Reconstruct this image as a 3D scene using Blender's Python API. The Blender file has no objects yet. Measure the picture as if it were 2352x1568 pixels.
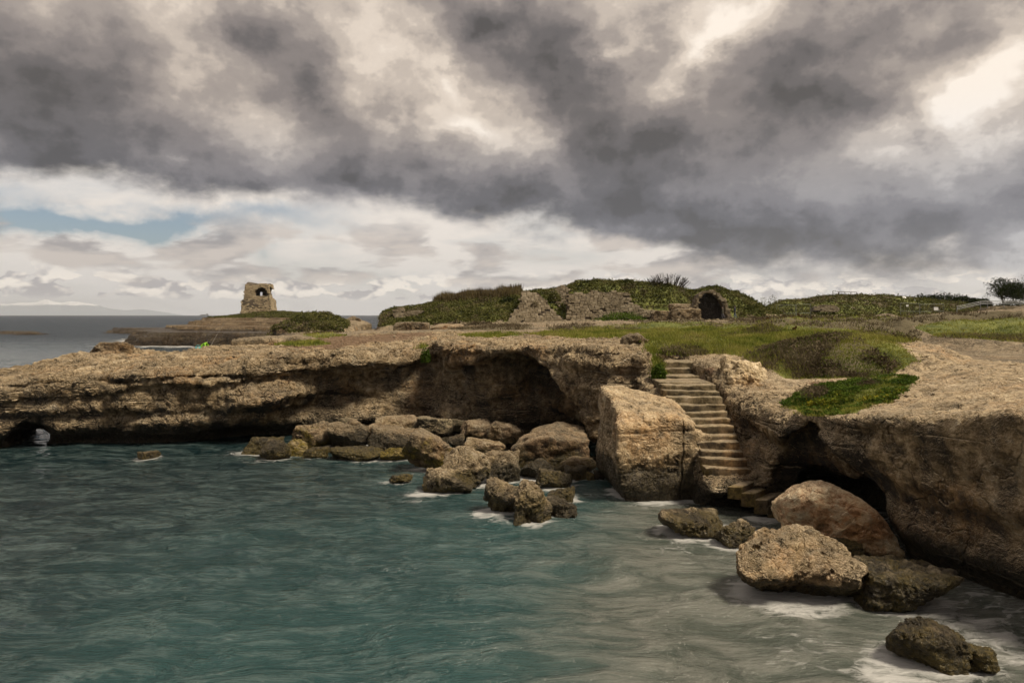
import bpy, bmesh, math, random, time
import numpy as np
from mathutils import Vector, Matrix

T0 = time.time()
sc = bpy.context.scene
COL = sc.collection
R = math.radians

# ------------------------------------------------------------------ camera
# picture measures below are in units of a 2352 x 1568 frame: focal length 1568, horizon on row 723
F, CU, CV, H = 1568.0, 1176.0, 723.0, 5.5
cam_d = bpy.data.cameras.new('camera')
cam_d.sensor_width = 36.0
cam_d.lens = 24.0
cam_d.shift_y = -(784.0 - CV) / 2352.0
cam_d.clip_start = 0.1
cam_d.clip_end = 120000.0
cam = bpy.data.objects.new('camera', cam_d)
cam.location = (0, 0, H)
cam.rotation_euler = (R(90), 0, 0)
COL.objects.link(cam)
sc.camera = cam

sc.render.engine = 'CYCLES'
sc.cycles.use_denoising = True
sc.cycles.max_bounces = 5
sc.cycles.diffuse_bounces = 3
sc.cycles.glossy_bounces = 2
sc.cycles.transparent_max_bounces = 6
sc.cycles.volume_bounces = 0
sc.cycles.use_adaptive_sampling = True
sc.cycles.adaptive_threshold = 0.04
sc.view_settings.view_transform = 'Standard'
sc.view_settings.look = 'None'
sc.view_settings.exposure = 0.0
sc.view_settings.gamma = 1.0

SUN_AZ, SUN_EL = R(118), R(55)          # clockwise from the view direction, above the horizon
sun_d = bpy.data.lights.new('sun', 'SUN')
sun_d.energy = 5.0
sun_d.angle = R(13)
sun_d.color = (1.0, 0.87, 0.68)
sun = bpy.data.objects.new('sun', sun_d)
sd = Vector((math.sin(SUN_AZ) * math.cos(SUN_EL), math.cos(SUN_AZ) * math.cos(SUN_EL), math.sin(SUN_EL)))
sun.rotation_euler = sd.to_track_quat('Z', 'Y').to_euler()
COL.objects.link(sun)


# ------------------------------------------------------------------ small shader-node language
class E:
    """a value or vector socket of a node tree with arithmetic"""
    def __init__(s, nt, sock):
        s.nt, s.k = nt, sock

    def _m(s, op, *a, clamp=False):
        n = s.nt.nodes.new('ShaderNodeMath'); n.operation = op; n.use_clamp = clamp
        for i, v in enumerate((s,) + a):
            if isinstance(v, E): s.nt.links.new(v.k, n.inputs[i])
            else: n.inputs[i].default_value = v
        return E(s.nt, n.outputs[0])

    def __add__(s, o): return s._m('ADD', o)
    __radd__ = __add__
    def __sub__(s, o): return s._m('SUBTRACT', o)
    def __rsub__(s, o): return (s * -1.0) + o
    def __mul__(s, o): return s._m('MULTIPLY', o)
    __rmul__ = __mul__
    def __truediv__(s, o): return s._m('DIVIDE', o)
    def pow(s, o): return s._m('POWER', o)
    def max(s, o): return s._m('MAXIMUM', o)
    def min(s, o): return s._m('MINIMUM', o)
    def abs(s): return s._m('ABSOLUTE')
    def sin(s): return s._m('SINE')
    def clamp(s): return s._m('ADD', 0.0, clamp=True)

    def ss(s, a, b, lo=0.0, hi=1.0):
        n = s.nt.nodes.new('ShaderNodeMapRange'); n.interpolation_type = 'SMOOTHSTEP'
        s.nt.links.new(s.k, n.inputs[0])
        n.inputs[1].default_value = a; n.inputs[2].default_value = b
        n.inputs[3].default_value = lo; n.inputs[4].default_value = hi
        return E(s.nt, n.outputs[0])

    def lin(s, a, b, lo=0.0, hi=1.0):
        n = s.nt.nodes.new('ShaderNodeMapRange')
        s.nt.links.new(s.k, n.inputs[0])
        n.inputs[1].default_value = a; n.inputs[2].default_value = b
        n.inputs[3].default_value = lo; n.inputs[4].default_value = hi
        return E(s.nt, n.outputs[0])

    def ramp(s, stops, interp='LINEAR'):
        n = s.nt.nodes.new('ShaderNodeValToRGB'); cr = n.color_ramp; cr.interpolation = interp
        while len(cr.elements) < len(stops): cr.elements.new(0.5)
        for e, (p, c) in zip(cr.elements, stops):
            e.position = p
            e.color = (c, c, c, 1) if isinstance(c, (int, float)) else (*c, 1)
        s.nt.links.new(s.k, n.inputs[0])
        return E(s.nt, n.outputs[0])


def vec(nt, x, y, z):
    n = nt.nodes.new('ShaderNodeCombineXYZ')
    for i, v in enumerate((x, y, z)):
        if isinstance(v, E): nt.links.new(v.k, n.inputs[i])
        else: n.inputs[i].default_value = v
    return E(nt, n.outputs[0])

def xyz(e):
    n = e.nt.nodes.new('ShaderNodeSeparateXYZ'); e.nt.links.new(e.k, n.inputs[0])
    return [E(e.nt, o) for o in n.outputs]

def vmath(op, a, b=None):
    n = a.nt.nodes.new('ShaderNodeVectorMath'); n.operation = op
    a.nt.links.new(a.k, n.inputs[0])
    if b is not None:
        if isinstance(b, E): a.nt.links.new(b.k, n.inputs[1])
        elif op == 'SCALE': n.inputs['Scale'].default_value = b
        else: n.inputs[1].default_value = b
    return E(a.nt, n.outputs[1] if op in ('LENGTH', 'DOT_PRODUCT', 'DISTANCE') else n.outputs[0])

def mapping(e, loc=(0, 0, 0), rot=(0, 0, 0), scale=(1, 1, 1), typ='POINT'):
    n = e.nt.nodes.new('ShaderNodeMapping'); n.vector_type = typ
    e.nt.links.new(e.k, n.inputs[0])
    n.inputs[1].default_value = loc; n.inputs[2].default_value = rot; n.inputs[3].default_value = scale
    return E(e.nt, n.outputs[0])

def noise(e, scale=1.0, detail=4.0, rough=0.5, lac=2.0, dist=0.0, color=False, typ='FBM'):
    n = e.nt.nodes.new('ShaderNodeTexNoise'); n.noise_dimensions = '3D'
    try: n.noise_type = typ
    except Exception: pass
    e.nt.links.new(e.k, n.inputs['Vector'])
    n.inputs['Scale'].default_value = scale; n.inputs['Detail'].default_value = detail
    n.inputs['Roughness'].default_value = rough; n.inputs['Lacunarity'].default_value = lac
    n.inputs['Distortion'].default_value = dist
    return E(e.nt, n.outputs[1 if color else 0])

def voronoi(e, scale=1.0, feature='F1', rand=1.0, color=False):
    n = e.nt.nodes.new('ShaderNodeTexVoronoi'); n.feature = feature
    e.nt.links.new(e.k, n.inputs['Vector'])
    n.inputs['Scale'].default_value = scale; n.inputs['Randomness'].default_value = rand
    return E(e.nt, n.outputs[1 if color else 0])

def mix(nt, f, a, b, blend='MIX'):
    n = nt.nodes.new('ShaderNodeMix'); n.data_type = 'RGBA'; n.blend_type = blend
    for i, v in ((0, f), (6, a), (7, b)):
        if isinstance(v, E): nt.links.new(v.k, n.inputs[i])
        elif i == 0: n.inputs[0].default_value = v
        else: n.inputs[i].default_value = (*v, 1)
    return E(nt, n.outputs[2])


# ------------------------------------------------------------------ sky: clear sky above, two decks of cloud before it
world = bpy.data.worlds.new('World'); sc.world = world
world.use_nodes = True
def build_sky():
    nt = world.node_tree; nt.nodes.clear()
    out = nt.nodes.new('ShaderNodeOutputWorld'); bg = nt.nodes.new('ShaderNodeBackground')
    nt.links.new(bg.outputs[0], out.inputs[0]); bg.inputs[1].default_value = 1.0
    sky = nt.nodes.new('ShaderNodeTexSky'); sky.sky_type = 'NISHITA'; sky.sun_disc = False
    sky.sun_elevation = SUN_EL; sky.sun_rotation = SUN_AZ
    sky.dust_density = 1.5; sky.ozone_density = 1.3
    clear = mix(nt, 1.0, E(nt, sky.outputs[0]), (0.085, 0.085, 0.085), 'MULTIPLY')
    tc = nt.nodes.new('ShaderNodeTexCoord')
    d = E(nt, tc.outputs['Generated'])
    dx, dy, dz = xyz(d)
    az = dx._m('ARCTAN2', dy)
    el = dz._m('ARCSINE')
    A = vec(nt, az, el, 0.0)
    # cloud deck seen in perspective: the farther (lower), the flatter
    up = dz.max(0.0) + 0.10
    Q = vec(nt, dx / up, dy / up, 0.0)
    qn = noise(Q, 0.55, 7, 0.55, 2.1, 0.25)
    w1 = noise(vmath('ADD', mapping(A, scale=(1, 1.5, 1)), (3.1, 1.7, 0)), 4.2, 2.5, 0.5, color=True)
    w2 = noise(vmath('ADD', mapping(A, scale=(1, 1.3, 1)), (1.1, 6.7, 0)), 17.0, 5, 0.6, color=True)
    warp = vmath('ADD', vmath('SCALE', vmath('SUBTRACT', w1, (0.5, 0.5, 0.5)), 0.24), vmath('SCALE', vmath('SUBTRACT', w2, (0.5, 0.5, 0.5)), 0.085))
    B = vmath('ADD', A, vmath('MULTIPLY', warp, (1.0, 0.75, 0.0)))

    def ang(u, v):
        a = math.atan((u - CU) / F)
        return a, math.atan((CV - v) / F * math.cos(a))

    def lobe(src, u, v, ru, rv, rot=0):
        a, e = ang(u, v)
        m = mapping(src, (a, e, 0), (0, 0, R(rot)), (ru / F * 1.5, rv / F * 1.5, 1), 'TEXTURE')
        n = nt.nodes.new('ShaderNodeTexGradient'); n.gradient_type = 'QUADRATIC_SPHERE'
        nt.links.new(m.k, n.inputs[0])
        return E(nt, n.outputs['Fac'])

    DARK = [  # u, v, half widths, turn, weight: heavy and thin places of the deck
        (230, 350, 420, 160, -4, .88), (60, 110, 330, 170, 0, .50), (300, 180, 230, 160, 0, .14), (720, 190, 120, 240, 35, .62),
        (560, 60, 90, 120, 0, .35), (1120, 60, 260, 120, -8, .75), (1490, 330, 330, 190, 0, .95), (1080, 430, 330, 95, -6, .70),
        (1640, 530, 430, 100, -12, .80), (1900, 210, 230, 150, -30, .66), (2180, 470, 330, 140, 0, .50), (2080, 50, 240, 70, 0, .45),
        (1300, 200, 120, 130, 30, .40), (820, 440, 160, 70, 0, .45), (560, 470, 90, 60, 0, .4), (2040, 590, 260, 50, -8, .35),
        (850, 110, 170, 110, 20, -.26), (470, 130, 110, 110, 30, -.18), (1620, 100, 230, 66, 34, -.66), (2110, 240, 190, 56, 16, -.50), (2230, 190, 110, 50, 40, -.25),
        (2330, 110, 70, 170, -20, -.12), (1000, 280, 230, 45, -8, -.38), (640, 290, 180, 70, -20, -.16), (1230, 300, 90, 90, 0, -.25),
        (1380, 110, 60, 60, 0, -.35), (1010, 180, 60, 90, 0, -.35), (2300, 620, 220, 50, 25, -.5),
    ]
    D = None
    for u, v, ru, rv, rot, w in DARK:
        t = lobe(B, u, v, ru, rv, rot) * w
        D = t if D is None else D + t
    inview = lobe(A, 1176, 300, 2300, 1500).ss(0.0, 0.12)
    fine = noise(vmath('ADD', mapping(A, scale=(1, 1.25, 1)), (7, 3, 0)), 7.0, 10, 0.60, 2.0, 0.12)
    fine2 = noise(vmath('ADD', mapping(A, scale=(1, 1.25, 1)), (2, 9, 0)), 19.0, 7, 0.62, 2.0, 0.1)
    bil = (noise(vmath('ADD', mapping(A, scale=(1, 1.25, 1)), (4, 1, 0)), 8.0, 7, 0.58, 2.0, 0.0) - .5).abs()
    bil2 = (noise(vmath('ADD', mapping(A, scale=(1, 1.2, 1)), (6, 2, 0)), 24.0, 6, 0.6, 2.0, 0.0) - .5).abs()
    D = D * .92 + (qn - 0.5) * .60 + (fine - 0.5) * .85 + (fine2 - .5) * .16 + (bil - .11) * .75 + (bil2 - .11) * .25 + 0.275
    D = D + (1.0 - inview) * ((noise(A, 2.2, 3, 0.5) - 0.5) * 1.6 + 0.12)
    deck = ((D - .40) * 1.26 + .40).lin(-.30, 1.0).ramp([(0.0, (1.0, .93, .84)), (.23, (.75, .675, .595)), (.34, (.57, .51, .455)), (.49, (.37, .333, .312)), (.66, (.236, .216, .214)),
                   (.85, (.132, .126, .132)), (1.0, (.080, .078, .082))], 'EASE')
    # browner overhead, bluer towards the horizon
    deck = mix(nt, el.ss(0.10, 0.30), mix(nt, 1.0, deck, (.87, .965, 1.12), 'MULTIPLY'), mix(nt, 1.0, deck, (1.03, .985, .945), 'MULTIPLY'))

    # low band: pale high veil, blue gaps, small cumulus
    S = mapping(A, scale=(1.0, 3.4, 1))
    veil = noise(vmath('ADD', S, (1.3, 0.4, 0)), 4.0, 6, 0.55, 2.0, 0.3)
    blue = lobe(B, 200, 490, 450, 42, -3) * 2.1 + lobe(B, 1700, 640, 260, 28) * .45 + lobe(B, 1330, 672, 420, 22) * .30 + lobe(B, 640, 700, 900, 16) * .25
    veilm = (veil.ss(0.26, 0.60) * 0.5 + 0.62 - blue).clamp()
    low = mix(nt, veilm, clear, mix(nt, el.ss(0.0, 0.13), (.76, .725, .69), (.88, .81, .74)))
    S2 = mapping(A, scale=(1.0, 1.9, 1))
    c1 = noise(vmath('ADD', S2, (0.2, 5.2, 0)), 21.0, 7, 0.54, 2.0, 0.15)
    c1s = noise(vmath('ADD', S2, (0.2, 5.2 - 0.018, 0)), 21.0, 3, 0.5, 2.0, 0.15)
    band1 = el.ss(0.016, 0.026) * el.ss(0.075, 0.035)
    m1 = (c1 + band1 * 0.16 - 0.10).ss(0.495, 0.528) * band1
    lit = (c1 - c1s).lin(-0.05, 0.07)
    cum = mix(nt, lit.clamp(), (.40, .375, .39), (1.12, 1.02, .90))
    low = mix(nt, m1 * 0.95, low, cum)
    S3 = mapping(A, scale=(1.0, 3.2, 1))
    c2 = noise(vmath('ADD', S3, (2.2, 8.2, 0)), 8.0, 7, 0.52, 2.0, 0.2)
    c2s = noise(vmath('ADD', S3, (2.2, 8.2 - 0.05, 0)), 8.0, 4, 0.52, 2.0, 0.2)
    band2 = el.ss(0.03, 0.055) * el.ss(0.15, 0.10)
    m2 = c2.ss(0.47, 0.57) * band2
    cum2 = mix(nt, (c2 - c2s).lin(-0.07, 0.10).clamp(), (.31, .29, .30), (.62, .55, .50))
    low = mix(nt, m2 * 0.85, low, cum2)

    # ragged lower edge of the deck
    edge = az.lin(-0.66, 0.66).ramp([(0.0, .33), (.25, .325), (.34, .295), (.47, .265), (.56, .225), (.68, .165), (.80, .115), (1.0, .10)])
    cover = (el + (noise(vmath('ADD', mapping(A, scale=(1, 1.6, 1)), (5, 5, 0)), 8.0, 8, 0.56) - 0.5) * 0.17 - edge * 0.5).ss(-0.018, 0.030)
    cover = mix(nt, inview, (1, 1, 1), cover)
    col = mix(nt, cover, low, deck)
    nt.links.new(col.k, bg.inputs[0])
    world.cycles.sampling_method = 'NONE'
    world.cycles.sample_map_resolution = 512
build_sky()
# ------------------------------------------------------------------ numpy helpers
RNG = np.random.default_rng(7)
_TAB = RNG.random((64, 64, 64)).astype(np.float32) * 2 - 1

def vnoise(x, y, z):
    """smooth value noise, period 64, range about -1..1"""
    xi = np.floor(x); yi = np.floor(y); zi = np.floor(z)
    fx = (x - xi).astype(np.float32); fy = (y - yi).astype(np.float32); fz = (z - zi).astype(np.float32)
    fx = fx * fx * fx * (fx * (fx * 6 - 15) + 10); fy = fy * fy * fy * (fy * (fy * 6 - 15) + 10); fz = fz * fz * fz * (fz * (fz * 6 - 15) + 10)
    i0 = xi.astype(np.int64) & 63; j0 = yi.astype(np.int64) & 63; k0 = zi.astype(np.int64) & 63
    i1 = (i0 + 1) & 63; j1 = (j0 + 1) & 63; k1 = (k0 + 1) & 63
    c00 = _TAB[i0, j0, k0] * (1 - fx) + _TAB[i1, j0, k0] * fx
    c10 = _TAB[i0, j1, k0] * (1 - fx) + _TAB[i1, j1, k0] * fx
    c01 = _TAB[i0, j0, k1] * (1 - fx) + _TAB[i1, j0, k1] * fx
    c11 = _TAB[i0, j1, k1] * (1 - fx) + _TAB[i1, j1, k1] * fx
    return (c00 * (1 - fy) + c10 * fy) * (1 - fz) + (c01 * (1 - fy) + c11 * fy) * fz

def fbm(x, y, z=None, freq=1.0, octs=4, gain=0.5, seed=0.0, ridge=False):
    if z is None: z = np.zeros_like(x)
    t = 0; a = 1.0; f = freq; s = 0
    for o in range(octs):
        n = vnoise(x * f + seed * 7.31 + o * 3.7, y * f + seed * 3.17 - o * 5.1, z * f + seed * 1.91 + o * 2.3)
        if ridge: n = 1 - 2 * np.abs(n)
        t = t + a * n; s += a; a *= gain; f *= 2.03
    return t / s

def sst(a, b, x):
    t = np.clip((x - a) / (b - a), 0, 1)
    return t * t * (3 - 2 * t)

def smax(a, b, k):
    h = np.clip(0.5 + 0.5 * (a - b) / k, 0, 1)
    return b + (a - b) * h + k * h * (1 - h)

def smin(a, b, k):
    return -smax(-a, -b, k)

def XY(u, Y): return ((u - CU) / F * Y, Y)
def P(u, v, Y): return Vector(((u - CU) / F * Y, Y, H - (v - CV) / F * Y))
def G(u, v, Z):
    Y = (H - Z) * F / (v - CV)
    return ((u - CU) / F * Y, Y, Z)

def sdpoly(x, y, poly, closed=True):
    """signed distance to a polygon in plan (negative inside), index of nearest edge and place along it"""
    px = np.array([p[0] for p in poly], np.float64); py = np.array([p[1] for p in poly], np.float64)
    n = len(poly)
    best = np.full(x.shape, 1e18); bi = np.zeros(x.shape, np.int32); bt = np.zeros(x.shape, np.float32)
    ins = np.zeros(x.shape, bool)
    for i in range(n if closed else n - 1):
        j = (i + 1) % n
        ex, ey = px[j] - px[i], py[j] - py[i]
        wx, wy = x - px[i], y - py[i]
        t = np.clip((wx * ex + wy * ey) / (ex * ex + ey * ey + 1e-12), 0, 1)
        d = (wx - t * ex) ** 2 + (wy - t * ey) ** 2
        m = d < best
        best[m] = d[m]; bi[m] = i; bt[m] = t[m]
        if closed:
            c = (py[i] > y) != (py[j] > y)
            ins ^= c & (x < ex * (y - py[i]) / (ey if abs(ey) > 1e-12 else 1e-12) + px[i])
    d = np.sqrt(best)
    return np.where(ins, -d, d), bi, bt

def mesh_obj(name, verts, faces, mat=None, parent=None, smooth=True, cols=None, colname='mask'):
    me = bpy.data.meshes.new(name)
    verts = np.ascontiguousarray(verts, np.float32); faces = np.asarray(faces, np.int32)
    k = faces.shape[1]
    me.vertices.add(len(verts)); me.vertices.foreach_set('co', verts.ravel())
    me.loops.add(faces.size); me.loops.foreach_set('vertex_index', faces.ravel())
    me.polygons.add(len(faces)); me.polygons.foreach_set('loop_start', np.arange(0, faces.size, k, dtype=np.int32))
    me.polygons.foreach_set('use_smooth', np.full(len(faces), smooth))
    me.update(calc_edges=True)
    if cols is not None:
        at = me.color_attributes.new(colname, 'FLOAT_COLOR', 'POINT')
        c = np.ones((len(verts), 4), np.float32); c[:, :cols.shape[1]] = cols
        at.data.foreach_set('color', c.ravel())
    if mat: me.materials.append(mat)
    o = bpy.data.objects.new(name, me); COL.objects.link(o)
    if parent: o.parent = parent
    return o

def tag(o, label=None, cat=None, group=None, kind=None):
    if label: o['label'] = label
    if cat: o['category'] = cat
    if group: o['group'] = group
    if kind: o['kind'] = kind
    return o

def empty(name, loc, rz=0.0):
    o = bpy.data.objects.new(name, None); o.location = loc; o.rotation_euler = (0, 0, rz)
    o.empty_display_size = 0.2
    COL.objects.link(o); return o

class MB:
    """collects simple solids into one mesh"""
    def __init__(s): s.v = []; s.f = []
    def box(s, c, d, rot=None):
        b = len(s.v); c = Vector(c)
        for sx, sy, sz in ((-1, -1, -1), (1, -1, -1), (1, 1, -1), (-1, 1, -1), (-1, -1, 1), (1, -1, 1), (1, 1, 1), (-1, 1, 1)):
            p = Vector((sx * d[0] / 2, sy * d[1] / 2, sz * d[2] / 2))
            if rot is not None: p = rot @ p
            s.v.append(c + p)
        s.f += [tuple(b + i for i in q) for q in ((0, 3, 2, 1), (4, 5, 6, 7), (0, 1, 5, 4), (1, 2, 6, 5), (2, 3, 7, 6), (3, 0, 4, 7))]
        return s
    def tube(s, pts, rad, n=6):
        pts = [Vector(p) for p in pts]
        if isinstance(rad, (int, float)): rad = [rad] * len(pts)
        b = len(s.v)
        for i, p in enumerate(pts):
            t = (pts[min(i + 1, len(pts) - 1)] - pts[max(i - 1, 0)]).normalized()
            a = t.orthogonal().normalized(); c = t.cross(a)
            for k in range(n):
                w = 2 * math.pi * k / n
                s.v.append(p + (a * math.cos(w) + c * math.sin(w)) * rad[i])
        for i in range(len(pts) - 1):
            for k in range(n):
                q = b + i * n
                s.f.append((q + k, q + (k + 1) % n, q + n + (k + 1) % n, q + n + k))
        s.f.append(tuple(b + k for k in reversed(range(n)))); s.f.append(tuple(b + (len(pts) - 1) * n + k for k in range(n)))
        return s
    def build(s, name, mat, parent=None, smooth=False):
        me = bpy.data.meshes.new(name)
        me.from_pydata([tuple(v) for v in s.v], [], s.f); me.update()
        if smooth: me.polygons.foreach_set('use_smooth', [True] * len(me.polygons))
        if mat: me.materials.append(mat)
        o = bpy.data.objects.new(name, me); COL.objects.link(o)
        if parent: o.parent = parent
        return o

def surface_nets(f, x, y, z):
    """quad mesh of f = 0 on a regular grid (f < 0 is solid)"""
    nx, ny, nz = f.shape
    neg = f < 0
    cnt = np.zeros((nx - 1, ny - 1, nz - 1), np.int8)
    for dx in (0, 1):
        for dy in (0, 1):
            for dz in (0, 1):
                cnt += neg[dx:nx - 1 + dx, dy:ny - 1 + dy, dz:nz - 1 + dz]
    act = (cnt > 0) & (cnt < 8)
    idx = np.full(act.shape, -1, np.int32)
    ci, cj, ck = np.nonzero(act)
    idx[ci, cj, ck] = np.arange(len(ci), dtype=np.int32)
    corners = [(a, b, c) for a in (0, 1) for b in (0, 1) for c in (0, 1)]
    fv = {c: f[ci + c[0], cj + c[1], ck + c[2]] for c in corners}
    acc = np.zeros((len(ci), 3), np.float32); n = np.zeros(len(ci), np.float32)
    for c in corners:
        for ax in range(3):
            if c[ax] == 0:
                e = list(c); e[ax] = 1; e = tuple(e)
                a, b = fv[c], fv[e]
                m = (a < 0) != (b < 0)
                t = np.where(m, a / np.where(m, a - b, 1), 0)
                p = np.zeros((len(ci), 3), np.float32)
                for q in range(3):
                    p[:, q] = c[q]
                p[:, ax] = t
                acc[m] += p[m]; n[m] += 1
    acc /= n[:, None]
    hx, hy, hz = x[1] - x[0], y[1] - y[0], z[1] - z[0]
    V = np.stack([x[0] + (ci + acc[:, 0]) * hx, y[0] + (cj + acc[:, 1]) * hy, z[0] + (ck + acc[:, 2]) * hz], 1)
    Q = []
    for ax in range(3):
        s0 = [slice(1, -1)] * 3; s1 = [slice(1, -1)] * 3
        s0[ax] = slice(0, -1); s1[ax] = slice(1, None)
        a = neg[tuple(s0)]; b = neg[tuple(s1)]
        for flip, m in ((False, a & ~b), (True, ~a & b)):
            i, j, k = np.nonzero(m)
            o = [i + (ax != 0), j + (ax != 1), k + (ax != 2)]
            p, q = [q for q in range(3) if q != ax]
            def at(dp, dq):
                r = [o[0].copy(), o[1].copy(), o[2].copy()]
                r[p] -= dp; r[q] -= dq
                return idx[r[0], r[1], r[2]]
            quad = np.stack([at(1, 1), at(0, 1), at(0, 0), at(1, 0)], 1)
            if flip ^ (ax == 1): quad = quad[:, ::-1]
            Q.append(quad)
    return V, np.concatenate(Q)

def vnormals(V, Fq):
    a = V[Fq[:, 0]]; b = V[Fq[:, 1]]; c = V[Fq[:, 2]]
    d = V[Fq[:, 3]] if Fq.shape[1] == 4 else c
    n = np.cross(c - a, d - b) if Fq.shape[1] == 4 else np.cross(b - a, c - a)
    N = np.zeros_like(V)
    for k in range(Fq.shape[1]):
        for q in range(3):
            N[:, q] += np.bincount(Fq[:, k], n[:, q], len(V))
    return N / (np.linalg.norm(N, axis=1, keepdims=True) + 1e-9)

def bnoise(shape, ext, spacing, seed):
    """band noise on a grid from a coarse random lattice by cubic B-splines"""
    r = np.random.default_rng(seed)
    ns = [int(math.ceil(e / s)) + 4 for e, s in zip(ext, spacing)]
    L = r.standard_normal(ns).astype(np.float32)
    for ax in range(3):
        n, m = shape[ax], ns[ax]
        t = np.linspace(0, ext[ax] / spacing[ax], n) + 1
        i = np.floor(t).astype(int); q = t - i
        W = np.zeros((n, m), np.float32)
        w = [(1 - q) ** 3 / 6, (3 * q ** 3 - 6 * q ** 2 + 4) / 6, (-3 * q ** 3 + 3 * q ** 2 + 3 * q + 1) / 6, q ** 3 / 6]
        for k in range(4): W[np.arange(n), np.clip(i - 1 + k, 0, m - 1)] += w[k]
        L = np.moveaxis(np.tensordot(W, L, (1, ax)), 0, ax)
    return L / (L.std() + 1e-6)
# ------------------------------------------------------------------ shape of the land
CTRL = [G(*p) for p in [
    (0, 874, 2.88), (0, 842, 3.2), (-200, 872, 2.85), (-200, 845, 3.1), (130, 862, 3.05), (130, 834, 3.4), (200, 846, 3.25), (205, 812, 3.55), (225, 795, 3.95), (290, 788, 4.05),
    (340, 820, 3.65), (420, 828, 3.55), (420, 798, 3.92), (560, 815, 3.75), (560, 797, 3.93), (700, 803, 3.92), (700, 782, 4.08), (850, 800, 3.95), (850, 773, 4.15),
    (960, 800, 3.98), (1000, 788, 4.22), (1100, 789, 4.24), (1200, 791, 4.27), (1300, 792, 4.30), (1400, 795, 4.30), (1470, 800, 4.25),
    (1200, 775, 4.35), (1400, 776, 4.35), (1480, 774, 4.42), (1530, 800, 4.05), (1595, 822, 3.80), (1650, 812, 3.95),
    (1680, 905, 3.0), (1760, 928, 2.88), (1850, 950, 2.85), (1950, 945, 3.12), (1800, 880, 3.28), (1950, 885, 3.40), (2080, 875, 3.55),
    (2100, 945, 3.36), (2250, 943, 3.62), (2352, 940, 3.74), (2500, 940, 3.85), (2200, 870, 3.72), (2200, 820, 3.85), (2340, 800, 3.92), (2200, 778, 4.02),
    (1700, 795, 4.05), (1900, 770, 4.2), (1650, 760, 4.35), (2000, 745, 4.6), (1500, 752, 4.45), (1100, 765, 4.3), (900, 765, 4.25),
    (1700, 735, 4.75), (2340, 745, 4.75), (1300, 741, 4.65), (1100, 749, 4.35), (900, 757, 4.15), (700, 770, 4.0)]]
CP = np.array(CTRL)
def _tps_fit():
    s = 12.0
    x, y = CP[:, 0] / s, CP[:, 1] / s
    r = np.hypot(x[:, None] - x, y[:, None] - y)
    K = np.where(r > 0, r * r * np.log(r + 1e-12), 0) + np.eye(len(x)) * 0.002
    Pm = np.stack([np.ones_like(x), x, y], 1)
    A = np.block([[K, Pm], [Pm.T, np.zeros((3, 3))]])
    return np.linalg.solve(A, np.concatenate([CP[:, 2], np.zeros(3)])), x, y, s
_W, _TX, _TY, _TS = _tps_fit()
def tps(x, y):
    xs, ys = x / _TS, y / _TS
    z = _W[-3] + _W[-2] * xs + _W[-1] * ys
    for i in range(len(_TX)):
        r2 = (xs - _TX[i]) ** 2 + (ys - _TY[i]) ** 2
        z = z + _W[i] * 0.5 * r2 * np.log(r2 + 1e-12)
    return z

# front edge of the land: place, how far the foot lies behind the lip, how deep the notch at the water is
LIP = [((-60, 27.0), .5, .6), ((-27, 26.6), .25, .7), ((-20.6, 27.2), .25, .8), ((-18.3, 27.8), .3, .9), ((-15.6, 28.0), .35, .9), ((-13.6, 28.3), .4, 1.0), ((-11.6, 28.6), .45, 1.1),
       ((-10.3, 29.2), .3, 1.1), ((-8.6, 30.1), .45, .7), ((-6.2, 30.7), .45, .5), ((-4.4, 31.2), .4, .4), ((-3.75, 31.7), .3, .2), ((-3.3, 30.6), .5, .2), ((-1.4, 29.2), .6, .2), ((0.4, 27.7), .5, .2),
       ((2.0, 26.2), .2, .2), ((3.5, 25.0), .1, .2), ((4.85, 24.9), .1, .3), ((5.12, 25.6), .0, .2), ((5.25, 27.3), 0, 0), ((6.8, 27.3), 0, 0), ((6.72, 22.8), -.05, 0), ((7.15, 20.2), 0, 0),
       ((7.35, 18.6), 0, 0), ((7.55, 17.2), .3, 0), ((7.75, 15.9), 1.2, .2), ((8.2, 14.9), .75, .3), ((9.25, 12.7), .45, .4), ((9.9, 11.2), .4, .4), ((10.9, 9.6), .4, .4), ((14, 7.5), .3, .3), ((30, 5), .3, .3)]
COAST = [p[0] for p in LIP] + [(400, 5), (400, 430), (-40, 430)] + [XY(u, Y) for u, Y in (
    (905, 180), (868, 140), (858, 118), (835, 113), (770, 112), (640, 105), (628, 80), (600, 60), (540, 48), (470, 39.5), (420, 36.5), (330, 34.8), (250, 34.6), (190, 33.4), (90, 32.6), (0, 32.0))] + [(-60, 36)]
HEAD = [XY(u, Y) for u, Y in ((870, 112), (870, 148), (780, 152), (770, 190), (720, 240), (560, 245), (470, 225), (434, 205), (436, 188), (440, 178), (380, 172), (335, 155), (300, 131), (312, 123), (360, 120), (420, 121), (520, 117), (600, 112), (660, 106), (760, 100))]
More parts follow.
